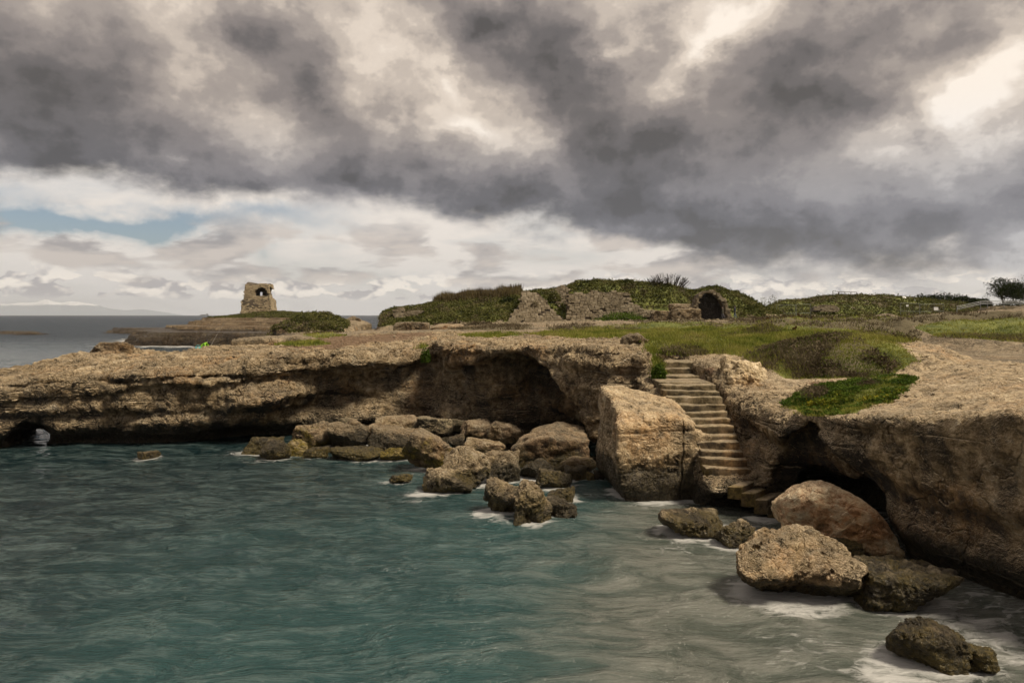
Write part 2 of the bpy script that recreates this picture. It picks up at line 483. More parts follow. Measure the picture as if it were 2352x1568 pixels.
TERR = [  # low terraces and reefs: outline, top, sharpness of the edge
    ([XY(u, Y) for u, Y in ((215, 212), (232, 200), (300, 198), (380, 196), (460, 194), (470, 212), (330, 218))], 1.6, 1.5),
    ([XY(u, Y) for u, Y in ((-60, 192), (40, 189), (95, 190), (122, 194), (112, 199), (70, 201), (-60, 202))], 1.15, 1.5),
    (HEAD, 2.55, 1.0),
    ([XY(u, Y) for u, Y in ((345, 134), (420, 130), (545, 126), (560, 130), (640, 118), (790, 110), (860, 118), (860, 145), (780, 150), (700, 230), (560, 240), (450, 215), (440, 185), (380, 160))], 3.15, .8),
    ([XY(u, Y) for u, Y in ((395, 165), (470, 152), (600, 146), (660, 135), (780, 118), (850, 121), (850, 143), (780, 148), (700, 230), (560, 238), (450, 214), (438, 190))], 3.85, .8),
    ([XY(u, Y) for u, Y in ((438, 192), (470, 184), (560, 178), (640, 165), (690, 150), (760, 150), (750, 190), (700, 232), (560, 236), (450, 214))], 4.75, 1.2),
]

def ridge(x, y, pts, Yr, front, back, pw=1.0, base=4.6):
    """a mound whose crest at distance Yr follows the skyline points (u, v)"""
    u = CU + F * x / y
    pu = [p[0] for p in pts]; pz = [H + (CV - p[1]) / F * Yr - base for p in pts]
    z = np.interp(u, pu, pz, left=-2, right=-2)
    t = np.where(y < Yr, sst(Yr - front, Yr, y) ** pw, sst(Yr + back, Yr, y))
    return np.maximum(z, 0) * t

def bump(x, y, cx, cy, rx, ry, hgt, pw=2.0, rot=0.0):
    dx, dy = x - cx, y - cy
    c, s = math.cos(rot), math.sin(rot)
    r = ((dx * c + dy * s) / rx) ** 2 + ((-dx * s + dy * c) / ry) ** 2
    return hgt * np.clip(1 - r ** (pw / 2), 0, 1) ** 1.0 * (r < 1)

RUIN = [(1150, 735), (1185, 712), (1195, 680), (1210, 668), (1250, 662), (1300, 656), (1330, 650), (1400, 643), (1470, 645), (1540, 656), (1590, 670), (1620, 661), (1650, 664), (1690, 674), (1725, 690), (1760, 708), (1790, 722), (1820, 738)]
LEFTH = [(866, 740), (872, 712), (882, 702), (905, 697), (950, 699), (985, 692), (1010, 686), (1060, 681), (1110, 679), (1160, 677), (1210, 674), (1290, 680), (1360, 710)]
RIGHTH = [(1700, 735), (1760, 705), (1800, 690), (1850, 687), (1905, 680), (1940, 677), (1990, 678), (2050, 682), (2100, 686), (2200, 696), (2280, 706), (2400, 712), (2700, 712)]

def land_h(x, y):
    nearh = tps(np.clip(x, -34, 60), np.minimum(y, 110))
    uu = CU + F * x / y
    farh = np.interp(uu, [600, 800, 900, 1050, 1200, 1320, 1500, 2400], [2.7, 2.75, 3.25, 3.75, 4.35, 4.6, 4.7, 4.85]) + 0.003 * np.clip(y - 90, -30, 60)
    h = nearh + (farh - nearh) * sst(48, 84, y)
    rk = fbm(x, y, freq=.55, octs=4, seed=17, ridge=True)
    h = h + (.20 * rk - .05) * sst(1500, 1250, uu) * sst(36, 48, y) * sst(110, 80, y)
    # soft mounds of the meadow near the stairs
    h = h + bump(x, y, 12.4, 24.8, 3.9, 2.9, .92, 2.2) + bump(x, y, 9.2, 30.5, 4.2, 1.9, .32) + bump(x, y, 6.2, 28.9, 1.7, .9, .42) + bump(x, y, 14.5, 33, 6, 3, .35)
    h = h + bump(x, y, 7.3, 30.4, 2.4, 1.1, .25) + bump(x, y, 17, 45, 9, 5, .3) + bump(x, y, 33, 52, 17, 9.5, .75, 4) + bump(x, y, 52, 60, 20, 12, .6, 3)
    h = h + (np.abs(fbm(x, y, freq=.26, octs=3, seed=6)) - .15) * 1.0 * sst(7, 11, x) * sst(27, 32, y) * sst(95, 60, y)
    h = h + fbm(x, y, freq=.16, octs=3, seed=2) * .10 * sst(30, 45, y) + fbm(x, y, freq=.9, octs=3, seed=5) * .035
    hl = ridge(x, y, LEFTH, 122, 21, 22, .55, 4.3)
    hr = ridge(x, y, RUIN, 107, 6.0, 18, .55, 4.8)
    hh = ridge(x, y, RIGHTH, 150, 26, 40, .75, 5.1)
    hills = np.maximum(np.maximum(hl, hr), hh)
    hills = hills * (1 + .10 * fbm(x, y, freq=.30, octs=4, seed=9)) + sst(.1, .6, hills) * fbm(x, y, freq=.42, octs=4, seed=11) * .42
    return h + hills

def terrain_h(x, y):
    """land height everywhere, sea bed outside the coast"""
    rock = fbm(x, y, freq=.12, octs=4, seed=21)
    dc, _, _ = sdpoly(x + 1.2 * fbm(x, y, freq=.3, octs=3, seed=3) * sst(45, 70, y), y + 1.2 * fbm(x, y, freq=.3, octs=3, seed=4) * sst(45, 70, y), COAST)
    h = land_h(x, y)
    w = .5 + .9 * sst(45, 110, y)
    out = np.where(dc < 0, -2.5 + (h + 2.5) * sst(0, w, -dc) ** .5, -2.5)
    for poly, top, w in TERR:
        jx = fbm(x, y, freq=.09, octs=4, seed=top); jy = fbm(x, y, freq=.11, octs=4, seed=top + 1)
        d, _, _ = sdpoly(x + jx * 5.5, y + jy * 7.0 + 1.2 * fbm(x, y, freq=.4, octs=3, seed=top + 8), poly)
        t = top + .25 * rock + .28 * fbm(x, y, freq=.55, octs=4, seed=top + 4, ridge=True)
        zz = np.where(d < 0, (t + .6) * np.clip(-d / (w * 3.2), 0, 1) ** .55 - .6, -2.5)
        q = .78; fr = zz / q - np.floor(zz / q)
        zz = np.where(zz > .25, q * (np.floor(zz / q) + sst(.80, .98, fr) + .10 * fr), zz)
        out = np.maximum(out, zz)
    # grassy rise under the tower, rubble mound, knoll at the gap
    tx, ty = XY(640, 208)
    out = np.maximum(out, 4.2 + bump(x, y, tx, ty, 17, 24, 2.1, 1.6) - 9 * ((x - tx) ** 2 / 289 + (y - ty) ** 2 / 576 > .995) - 9 * (out < 1))
    mx, my = XY(722, 112)
    out = np.maximum(out, 2.8 + bump(x, y, mx, my, 7.5, 8, 2.5, 1.5) * (1 + .5 * fbm(x, y, freq=.35, octs=4, seed=13)) + .3 * rock - 9 * ((x - mx) ** 2 / 45 + (y - my) ** 2 / 66 > 1))
    kx, ky = XY(812, 128)
    out = np.maximum(out, 3.6 + bump(x, y, kx, ky, 3.4, 6, 1.15, 2) - 9 * ((x - kx) ** 2 / 12 + (y - ky) ** 2 / 36 > 1))
    return out

# ------------------------------------------------------------------ what grows where (r = green grass, g = dry scrub, b = bare earth), fixed to the ground
def softpoly(u, v, poly, w, nz=0.0):
    d, _, _ = sdpoly(u + nz, v + nz * .35, poly)
    return sst(w, -w, d)

GREEN = [([(1215, 768), (1300, 758), (1420, 748), (1500, 742), (1640, 738), (1800, 742), (1960, 748), (2060, 760), (2105, 778), (2050, 786), (2075, 800), (2115, 828), (2080, 842), (2045, 862), (1900, 872), (1800, 868), (1745, 835), (1700, 815), (1650, 812), (1560, 822), (1548, 860), (1500, 868), (1490, 800), (1480, 776), (1330, 776)], 9),
         ([(1440, 735), (1520, 727), (1620, 728), (1800, 728), (1960, 726), (2100, 728), (2000, 745), (1700, 744), (1480, 746)], 4),
         ([(2095, 752), (2170, 738), (2352, 728), (2600, 726), (2600, 792), (2352, 786), (2230, 776), (2150, 772)], 5),
         ([(1795, 928), (1830, 905), (1900, 885), (1960, 870), (2060, 862), (2100, 866), (2092, 885), (2075, 905), (2050, 925), (1990, 938), (1930, 952), (1850, 952)], 8),
         ([(620, 790), (660, 784), (740, 784), (760, 790), (700, 796)], 4), ([(690, 770), (760, 765), (800, 770), (740, 776)], 3), ([(1050, 770), (1150, 764), (1210, 768), (1120, 776)], 3),
         ([(965, 792), (995, 792), (995, 815), (970, 815)], 4), ([(1185, 804), (1225, 800), (1230, 808), (1190, 812)], 3)]
DRY = [([(1000, 748), (1080, 744), (1180, 745), (1230, 752), (1180, 758), (1040, 758)], 5), ([(1250, 752), (1330, 745), (1380, 748), (1330, 760), (1270, 765)], 5),
       ([(1640, 738), (1760, 732), (2000, 728), (2230, 716), (2352, 716), (2352, 730), (2170, 738), (2095, 752), (2120, 768), (2095, 785), (2050, 782), (1950, 756), (1800, 746), (1700, 745)], 6),
       ([(1790, 830), (1840, 800), (1920, 795), (2020, 815), (2070, 838), (2030, 862), (1900, 870), (1820, 866)], 14), ([(1510, 815), (1540, 795), (1590, 797), (1640, 812), (1560, 824)], 6),
       ([(1840, 900), (1880, 890), (1900, 905), (1850, 920)], 4), ([(2120, 775), (2200, 768), (2352, 765), (2352, 784), (2230, 775)], 5)]
EARTH = [([(640, 800), (700, 776), (820, 772), (960, 764), (1000, 768), (900, 784), (760, 800)], 8), ([(1190, 768), (1260, 758), (1290, 760), (1240, 772)], 3), ([(1520, 790), (1550, 782), (1560, 790), (1540, 800)], 4),
         ([(1500, 872), (1560, 846), (1640, 845), (1625, 890), (1500, 890)], 4), ([(1850, 880), (1960, 872), (2000, 880), (1900, 895)], 3)]

def masks(V):
    x, y, z = V[:, 0].astype(float), V[:, 1].astype(float), V[:, 2].astype(float)
    yy = np.maximum(y, 1)
    u = CU + F * x / yy; v = CV - F * (z - H) / yy
    n = fbm(x, y, z, freq=.8, octs=4, seed=31); n2 = fbm(x, y, z, freq=.25, octs=4, seed=33)
    g = np.zeros(len(V)); d = np.zeros(len(V)); e = np.zeros(len(V))
    for p, w in GREEN: g = np.maximum(g, softpoly(u, v, p, w, n * w * 2.0))
    for p, w in DRY: d = np.maximum(d, softpoly(u, v, p, w, n * w * 2.2))
    for p, w in EARTH: e = np.maximum(e, softpoly(u, v, p, w, n * w * 1.5))
    d = np.maximum(d, g * sst(.16, .45, n2 + .3 * sst(42, 70, y) + .15 * n) * .85)
    near = sst(75, 60, y)
    g *= np.maximum(near, sst(735, 730, v)); 
    # hills and headland: green on slopes, bare rock low and on steps
    hill = np.maximum(np.maximum(ridge(x, y, LEFTH, 122, 21, 22, .55, 4.3), ridge(x, y, RUIN, 107, 6.0, 18, .55, 4.8)), ridge(x, y, RIGHTH, 150, 26, 40, .75, 5.1))
    hg = sst(.25, .9, hill + n * .5)
    g = np.maximum(g, hg * sst(-.55, .1, n2 + .35)); d = np.maximum(d, hg * sst(.05, .45, n2) * .9)
    head = (y > 95) & (u < 800)
    tx, ty = XY(640, 208)
    hgd = sst(1.15, .7, np.sqrt(((x - tx) / 17) ** 2 + ((y - ty) / 24) ** 2) + n * .2) * head
    mx, my = XY(722, 112)
    hgd = np.maximum(hgd, sst(1.1, .75, np.sqrt(((x - mx) / 6.6) ** 2 + ((y - my) / 8) ** 2) + n * .35) * head)
    g = np.maximum(g, hgd); d = np.maximum(d, hgd * sst(0.0, .4, n2 + n * .4))
    far = sst(110, 150, y) * (u > 1500)
    g = np.maximum(g, far * .9); d = np.maximum(d, far * sst(-.1, .3, n2) * .8)
    return np.stack([g, d * (1 - e * .6), e * (1 - d * .5)], 1).astype(np.float32)

# ------------------------------------------------------------------ rock, earth and grass materials
def new_mat(name):
    m = bpy.data.materials.new(name); m.use_nodes = True
    nt = m.node_tree; nt.nodes.clear()
    out = nt.nodes.new('ShaderNodeOutputMaterial'); b = nt.nodes.new('ShaderNodeBsdfPrincipled')
    nt.links.new(b.outputs[0], out.inputs[0])
    return m, nt, b, out

def rock_material(name, light=1.0, warm=1.0, stain_shade=1.0, wet=0.55, algae=0.0, mask=False, disp=0.05, pits=0.5, strata=1.0, true_disp=True, coarse=1.0, lines=.15, wetamt=.9, smoothx=False, head=False):
    m, nt, b, out = new_mat(name)
    geo = nt.nodes.new('ShaderNodeNewGeometry')
    pos = E(nt, geo.outputs['Position']); px, py, pz = xyz(pos)
    nx, ny, nz = xyz(E(nt, geo.outputs['Normal']))
    c = coarse
    big = noise(pos, 0.45 / c, 4, 0.55, color=True)
    b1, b2, b3 = xyz(big)
    mid = noise(pos, 2.6 / c, 7, 0.66, 2.1, 0.2)
    fin = noise(pos, 14.0 / c, 5, 0.7)
    strm = mapping(pos, scale=(.45, .45, 4.0))
    stra = noise(vmath('ADD', strm, vmath('SCALE', big, .5)), 1.3 / c, 4, 0.6)
    oi = nt.nodes.new('ShaderNodeObjectInfo'); rnd = E(nt, oi.outputs['Random'])
    tone = (rnd - .5) * (0.0 if mask else .26) + (mid - .5) * 2.3 + (fin - .5) * .75 - .05 + (b1 - .5) * .7 + (stra - .5) * .35 + .5  # hollows of the relief come out darker, painting in cavity shade
    col = tone.ramp([(.0, (.034, .026, .016)), (.30, (.132 * warm, .092, .047)), (.52, (.295 * warm, .212, .116)), (.75, (.47, .368, .228)), (1.0, (.66, .56, .41))])
    # ochre weathering and grey lichen
    col = mix(nt, (b2.ss(.50, .68) * .55), col, mix(nt, 1.0, col, (1.20, .86, .52), 'MULTIPLY'))
    col = mix(nt, (b3.ss(.48, .64) * mid.ss(.42, .60) * .45), col, (.165, .145, .115))
    # black biofilm running down, deepened on steep low faces to paint in shade
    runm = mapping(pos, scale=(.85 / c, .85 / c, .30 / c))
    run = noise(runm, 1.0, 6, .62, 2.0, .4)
    dark = (run + (mid - .5) * .35 + (b1 - .5) * .25 - pz * .035 + .095).ss(.455, .60) * nz.ss(.55, .05) * stain_shade
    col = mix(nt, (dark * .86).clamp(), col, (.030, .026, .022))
    spots = (noise(pos, 7.0 / c, 6, .7) + (b2 - .5) * .5).ss(.56, .68) * .55 * stain_shade
    col = mix(nt, spots.clamp(), col, (.060, .050, .040))
    # cracks and bedding joints
    crk = (noise(vmath('ADD', pos, vmath('SCALE', big, .8)), .62 / c, 4, .45) - .5).abs().ss(.010, .001)
    bed = (noise(vec(nt, px * .10, py * .10, pz * 1.25), 1.3 / c, 3, .4) - .5).abs().ss(.022, .003) * nz.ss(.65, .25)
    line = ((crk * .8).max(bed * noise(pos, .35 / c, 2, .5).ss(.46, .60)) * lines).clamp()
    col = mix(nt, line * .72, col, (.026, .021, .015))
    # open, weathered tops are paler, brightened further to paint sunlight on them
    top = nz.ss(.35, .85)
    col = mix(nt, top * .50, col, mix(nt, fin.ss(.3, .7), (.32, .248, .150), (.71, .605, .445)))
    if light != 1.0: col = mix(nt, 1.0, col, (light, light, light), 'MULTIPLY')
    rough = .88
    if wet:
        wz = (pz + (mid - .5) * .9 + (b1 - .5) * .6)
        wt = wz.ss(wet, wet - .35)
        col = mix(nt, wt * wetamt, col, mix(nt, fin.ss(.35, .7), (.010, .009, .007), (.055, .044, .022)))
        rough = wt.lin(0, 1, .88, .42)
    if algae:
        al = (noise(pos, 1.6, 5, .6) + pz * -.22).ss(.30, .50) * algae
        col = mix(nt, al.clamp(), col, mix(nt, fin.ss(.35, .65), (.045, .040, .010), (.20, .145, .028)))
    if head:      # spray-darkened ledges of the headland and reefs
        hm = py.ss(86, 100) * px.ss(-26, -34) * (noise(mapping(pos, scale=(.15, .15, 1.6)), 1.0, 4, .55)).ss(.36, .58, .45, 1.0)
        col = mix(nt, hm, col, mix(nt, 1.0, col, (.36, .30, .24), 'MULTIPLY'))
    if mask:
        at = nt.nodes.new('ShaderNodeVertexColor'); at.layer_name = 'mask'
        mr, mg, mb = xyz(E(nt, at.outputs[0]))
        gn = noise(pos, 3.0, 5, .65); gb = noise(pos, .5, 3, .5)
        earth = mix(nt, gn, (.105, .066, .040), (.27, .185, .118))
        green = mix(nt, (gn * .6 + gb * .5).ss(.35, .75), (.045, .060, .014), (.175, .185, .045))
        dryc = mix(nt, gn, (.055, .045, .024), (.150, .125, .070))
        jag = (fin - .5) * .5 + (mid - .5) * .5
        col = mix(nt, (mb + jag).ss(.35, .60), col, earth)
        col = mix(nt, (mr + jag).ss(.40, .62), col, green)
        col = mix(nt, (mg + jag).ss(.42, .66), col, dryc)
        soft = 1.0 - (mr.max(mg) + jag).ss(.4, .6)
    nt.links.new(col.k, b.inputs['Base Color'])
    if isinstance(rough, E): nt.links.new(rough.k, b.inputs['Roughness'])
    else: b.inputs['Roughness'].default_value = rough
    b.inputs['Specular IOR Level'].default_value = 0.3
    # relief
    vor = voronoi(vmath('ADD', pos, vmath('SCALE', noise(pos, 3.0 / c, 2, .5, color=True), .25)), 5.0 / c)
    pit = vor.ss(.36, .10) * noise(pos, 1.1 / c, 3, .5).ss(.42, .60)
    crev = noise(pos, 1.7 / c, 6, .6, 2.0, .6)
    crev = (crev - .5).abs().ss(.0, .06)
    hgt = (mid - .5) * 2.0 + (fin - .5) * .45 - line * .9 + (stra - .5) * .55 * strata - pit * pits * .9 + crev * .35
    hgt = hgt * nz.ss(.1, .7, .70, 1.0)
    if smoothx: hgt = hgt * px.ss(6.5, 9.0, 1.15, .6)
    if mask: hgt = hgt * (soft * .85 + .15)
    if true_disp:
        dn = nt.nodes.new('ShaderNodeDisplacement'); dn.inputs['Midlevel'].default_value = 0.1; dn.inputs['Scale'].default_value = disp * 2.0
        nt.links.new(hgt.k, dn.inputs['Height']); nt.links.new(dn.outputs[0], out.inputs['Displacement'])
        m.displacement_method = 'BOTH'
    else:
        bm = nt.nodes.new('ShaderNodeBump'); bm.inputs['Strength'].default_value = .9; bm.inputs['Distance'].default_value = disp * 2.2
        nt.links.new(hgt.k, bm.inputs['Height']); nt.links.new(bm.outputs[0], b.inputs['Normal'])
    return m

M = {}
M['cliff'] = rock_material('limestone_cliff', lines=.85, light=.92, smoothx=True, mask=True, disp=.065, wet=.9, stain_shade=1.15)
M['far_rock'] = rock_material('limestone_terrain', head=True, lines=.8, light=.80, mask=True, disp=.16, wet=2.9, wetamt=.68, true_disp=False, stain_shade=.55, coarse=1.6, strata=1.6)
M['block'] = rock_material('limestone_block', lines=.3, disp=.04, wet=1.2, stain_shade=.55, light=1.0, strata=.7)
M['boulder'] = rock_material('limestone_boulder', light=.52, disp=.055, wet=.9, stain_shade=.6, strata=.4, pits=.8)  # darkened evenly, the shade over the pile put into the colour

# ------------------------------------------------------------------ near coast: cliffs, caves, arch
def build_cliff():
    st = .1
    xs = np.arange(-27, 16.01, st); ys = np.arange(9.6, 45.01, st); zs = np.arange(-1.1, 5.25, st)
    X2, Y2 = np.meshgrid(xs, ys, indexing='ij')
    jx = .25 * fbm(X2, Y2, freq=.5, octs=4, seed=41); jy = .35 * fbm(X2, Y2, freq=.45, octs=4, seed=42)
    calm = 1 - sst(4.2, 5.6, X2) * sst(28, 27, Y2) * .85
    d2, bi, bt = sdpoly(X2 + jx * calm, Y2 + jy * calm, COAST)
    nl = len(LIP)
    foot = np.array([p[1] for p in LIP] + [0] * (len(COAST) - nl)); notch = np.array([p[2] for p in LIP] + [0.3] * (len(COAST) - nl))
    nx_ = (bi + 1) % len(COAST)
    ft = foot[bi] * (1 - bt) + foot[nx_] * bt; nt_ = notch[bi] * (1 - bt) + notch[nx_] * bt
    h2 = land_h(X2, Y2) + (.13 * fbm(X2, Y2, freq=.7, octs=5, seed=44) + (.16 * np.clip(fbm(X2, Y2, freq=.42, octs=3, seed=46, ridge=True), -.4, .6) - .16 - .16 * sst(-9, -14, X2)) * (X2 < 5) - .34 * sst(-10.5, -13.5, X2) * sst(-19.5, -17.5, X2) * sst(30.5, 33.5, Y2) + .06 * np.abs(fbm(X2, Y2, freq=1.9, octs=3, seed=45))) * (1 - .75 * np.clip(masks(np.stack([X2.ravel(), Y2.ravel(), land_h(X2, Y2).ravel()], 1))[:, 0].reshape(X2.shape), 0, 1))
    d2, ft, nt_, h2 = [a.astype(np.float32)[:, :, None] for a in (d2, ft, nt_, h2)]
    Z = zs.astype(np.float32)[None, None, :]; Xg = xs.astype(np.float32)[:, None, None]; Yg = ys.astype(np.float32)[None, :, None]
    shp = (len(xs), len(ys), len(zs)); ext = (43, 35.4, 6.35)
    n1 = bnoise(shp, ext, (2.6, 2.6, 1.3), 1); n2 = bnoise(shp, ext, (1.0, 1.0, .5), 2); n3 = bnoise(shp, ext, (3.0, 3.0, .30), 3)
    rel = np.clip((h2 - Z) / np.maximum(h2, 1.0), 0, 1.3)
    lw = sst(-2.5, -4.5, Xg)                                     # the long cliff on the left
    inset = ft * rel + nt_ * sst(.85, .1, Z) + lw * (.30 + .7 * sst(-16, -12, Xg)) * ((.42 + .16 * n1) * sst(.08, -.05, Z - (h2 - .72 - .12 * n2)) + .26 * sst(.15, -.25, Z - (1.55 + .45 * np.sin(Xg * .55))))
    rgh = np.where(Xg > 5.6, .45, 1.0).astype(np.float32)
    inset = inset + (.20 * n1 + .13 * n2) * rgh * (.45 + .55 * sst(-18, -13, Xg)) + .10 * n3 * sst(.5, 1.5, Z)
    # bedding cracks
    zc = 2.95 + .03 * (Xg + 10) + .05 * np.sin(Xg * 1.3)
    inset = inset + lw * .34 * np.exp(-((Z - zc) / .055) ** 2)
    f = smax(d2 + inset, Z - h2, .30 + .12 * sst(-2.5, -6, Xg))
    # cave under the middle of the cliff: roof line falls to the right
    xr = Xg - .42 * (Yg - 26.0)
    roof = np.interp(xr, [-6.5, -5.2, -4.2, -2.6, -1.2, .0, .8, 1.5, 2.2, 2.9, 3.6, 4.4], [3.2, 3.3, 3.5, 3.7, 3.78, 3.68, 3.3, 2.75, 2.0, 1.1, 0, -1.3]).astype(np.float32)
    back = np.interp(Xg, [-13, -11, -9, -7.5, -6, -4, -2.4, -1, 1, 3, 6], [26, 28.7, 29.9, 30.6, 30.9, 31.2, 31.0, 30.9, 31.3, 30.6, 29.0]).astype(np.float32)
    cave = smax(Z - roof - .12 * n2, Yg - back - .5 * n1 - .2 * n2 + .45 * Z * .4, .5)
    f = smax(f, -cave, .15)
    # arch through the left end
    def cone(p0, r0, p1, r1, sz=1.0):
        p0 = np.array(p0, np.float32); p1 = np.array(p1, np.float32); e = p1 - p0
        wx, wy, wz = Xg - p0[0], Yg - p0[1], Z - p0[2]
        t = np.clip((wx * e[0] + wy * e[1] + wz * e[2]) / (e @ e), 0, 1)
        return np.sqrt((wx - t * e[0]) ** 2 + (wy - t * e[1]) ** 2 + ((wz - t * e[2]) * sz) ** 2) - (r0 + (r1 - r0) * t)
    f = smax(f, -(cone((-19.1, 26.3, .15), 1.25, (-20.9, 30.0, .12), .50) + .08 * n2), .2)
    f = smax(f, -(cone((-20.7, 29.6, .1), .50, (-22.9, 34.2, .06), .42) + .03 * n2), .1)
    # recess and cave right of the stairs
    def ell(c, r):
        q = np.sqrt(((Xg - c[0]) / r[0]) ** 2 + ((Yg - c[1]) / r[1]) ** 2 + ((Z - c[2]) / r[2]) ** 2)
        return (q - 1) * min(r)
    f = smax(f, -(ell((8.0, 17.75, .3), (1.25, 1.75, 2.55)) + .10 * n2), .12)
    f = smax(f, -(ell((8.9, 16.95, .3), (1.6, 1.35, 2.35)) + .12 * n2), .15)
    f = smax(f, -(ell((10.6, 17.4, .2), (2.6, .95, 1.7)) + .1 * n2), .1)
    f = smax(f, -(ell((9.5, 18.7, .4), (1.15, 2.6, 1.75)) + .1 * n2), .1)
    # ledge and rise the stairs stand on
    ramp = np.interp(ys, [18.7, 18.95, 19.35, 19.6, 23.0, 24.4, 26.0, 27.2, 45], [-1.2, .7, .97, .95, 2.92, 3.12, 3.2, 3.55, 3.6]).astype(np.float32)[None, :, None]
    xl = np.interp(ys, [19, 21.5, 22.3, 25, 27], [5.45, 5.35, 4.6, 4.6, 5.0]).astype(np.float32)[None, :, None]
    sup = smax(smax(Z - ramp, xl - Xg, .15), Xg - 7.2, .1)
    und = .45 * sst(.75, .15, Z)
    sup = smax(sup, 18.95 + und * 1.5 - Yg + .16 * n2, .12)
    f = smin(f, sup, .08)
    bank = (np.sqrt(((Xg - 5.15) / .62) ** 2 + ((Yg - 26.1) / 1.5) ** 2 + ((Z - 3.0) / 1.0) ** 2) - 1) * .62
    f = smin(f, bank, .2)
    # rubble floor of the cave, below the boulders
    floor = np.interp(ys, [9, 24.5, 27, 30, 33, 36, 45], [-1.3, -1.3, -.55, .0, .55, .7, .7]).astype(np.float32)[None, :, None] + .12 * n2
    fl = smax(smax(Z - floor, -9.8 - Xg, .3), Xg - 5.2, .3)
    f = smin(f, fl, .15)
    # open to the water on the far side of the narrow left spur, closed at the grid's bottom
    V, Q = surface_nets(f.astype(np.float32), xs, ys, zs)
    N = vnormals(V, Q)
    x, y, z = V[:, 0], V[:, 1], V[:, 2]
    smoothf = np.where(x > 5.3, .55, 1.0) * np.where((x > 4.6) & (x < 6.85) & (y < 27.4) & (y > 19.2), .2, 1.0)
    dsp = .15 * fbm(x, y, z * 1.5, freq=1.3, octs=5, gain=.55, seed=51, ridge=True) + .09 * fbm(x, y, z * 2.2, freq=2.6, octs=3, seed=52) - .10 * sst(.15, .55, fbm(x, y, z, freq=1.9, octs=2, seed=53))
    V = V + N * (dsp * smoothf * (.50 + .5 * sst(.2, .7, N[:, 2])))[:, None]
    mk = masks(V) * sst(.25, .6, N[:, 2])[:, None].astype(np.float32)
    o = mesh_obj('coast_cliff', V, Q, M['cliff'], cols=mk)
    sub = o.modifiers.new('subdivision', 'SUBSURF'); sub.levels = 1; sub.render_levels = 1
    tag(o, 'pale limestone cliff with caves, stairs and a sea arch at its foot', kind='structure')
    return V, N, mk

CV_, CN_, CM_ = build_cliff()
print('cliff', len(CV_), time.time() - T0)

def build_terrain():
    ns, ny = 860, 620
    s = np.linspace(-.92, .98, ns); y = 18.0 * (430 / 18.0) ** np.linspace(0, 1, ny)
    S, Y2 = np.meshgrid(s, y, indexing='ij'); X2 = S * Y2
    h = terrain_h(X2, Y2)
    inbox = sst(0, .6, np.minimum(np.minimum(X2 + 26.6, 15.6 - X2), 44.5 - Y2))
    h = h - inbox * 1.6 - (inbox > .98) * 3
    V = np.stack([X2, Y2, h], -1).reshape(-1, 3)
    I = np.arange(ns * ny).reshape(ns, ny)
    Q = np.stack([I[:-1, :-1], I[1:, :-1], I[1:, 1:], I[:-1, 1:]], -1).reshape(-1, 4)
    # drop what lies deep under water or inside the near cliff
    keep = (V[Q][:, :, 2].max(1) > -1.5) & (inbox.reshape(-1)[Q].min(1) < .95)
    Q = Q[keep]
    used = np.unique(Q); re = np.full(len(V), -1); re[used] = np.arange(len(used))
    V = V[used]; Q = re[Q]
    N = vnormals(V, Q)
    mk = masks(V)
    mk *= (.15 + .85 * sst(.35, .75, N[:, 2]))[:, None]
    o = mesh_obj('terrain', V, Q, M['far_rock'], cols=mk.astype(np.float32))
    tag(o, 'grassy limestone land with low hills and a rocky headland', kind='structure')
    return V, N, mk
TV_, TN_, TM_ = build_terrain()
print('terrain', len(TV_), time.time() - T0)

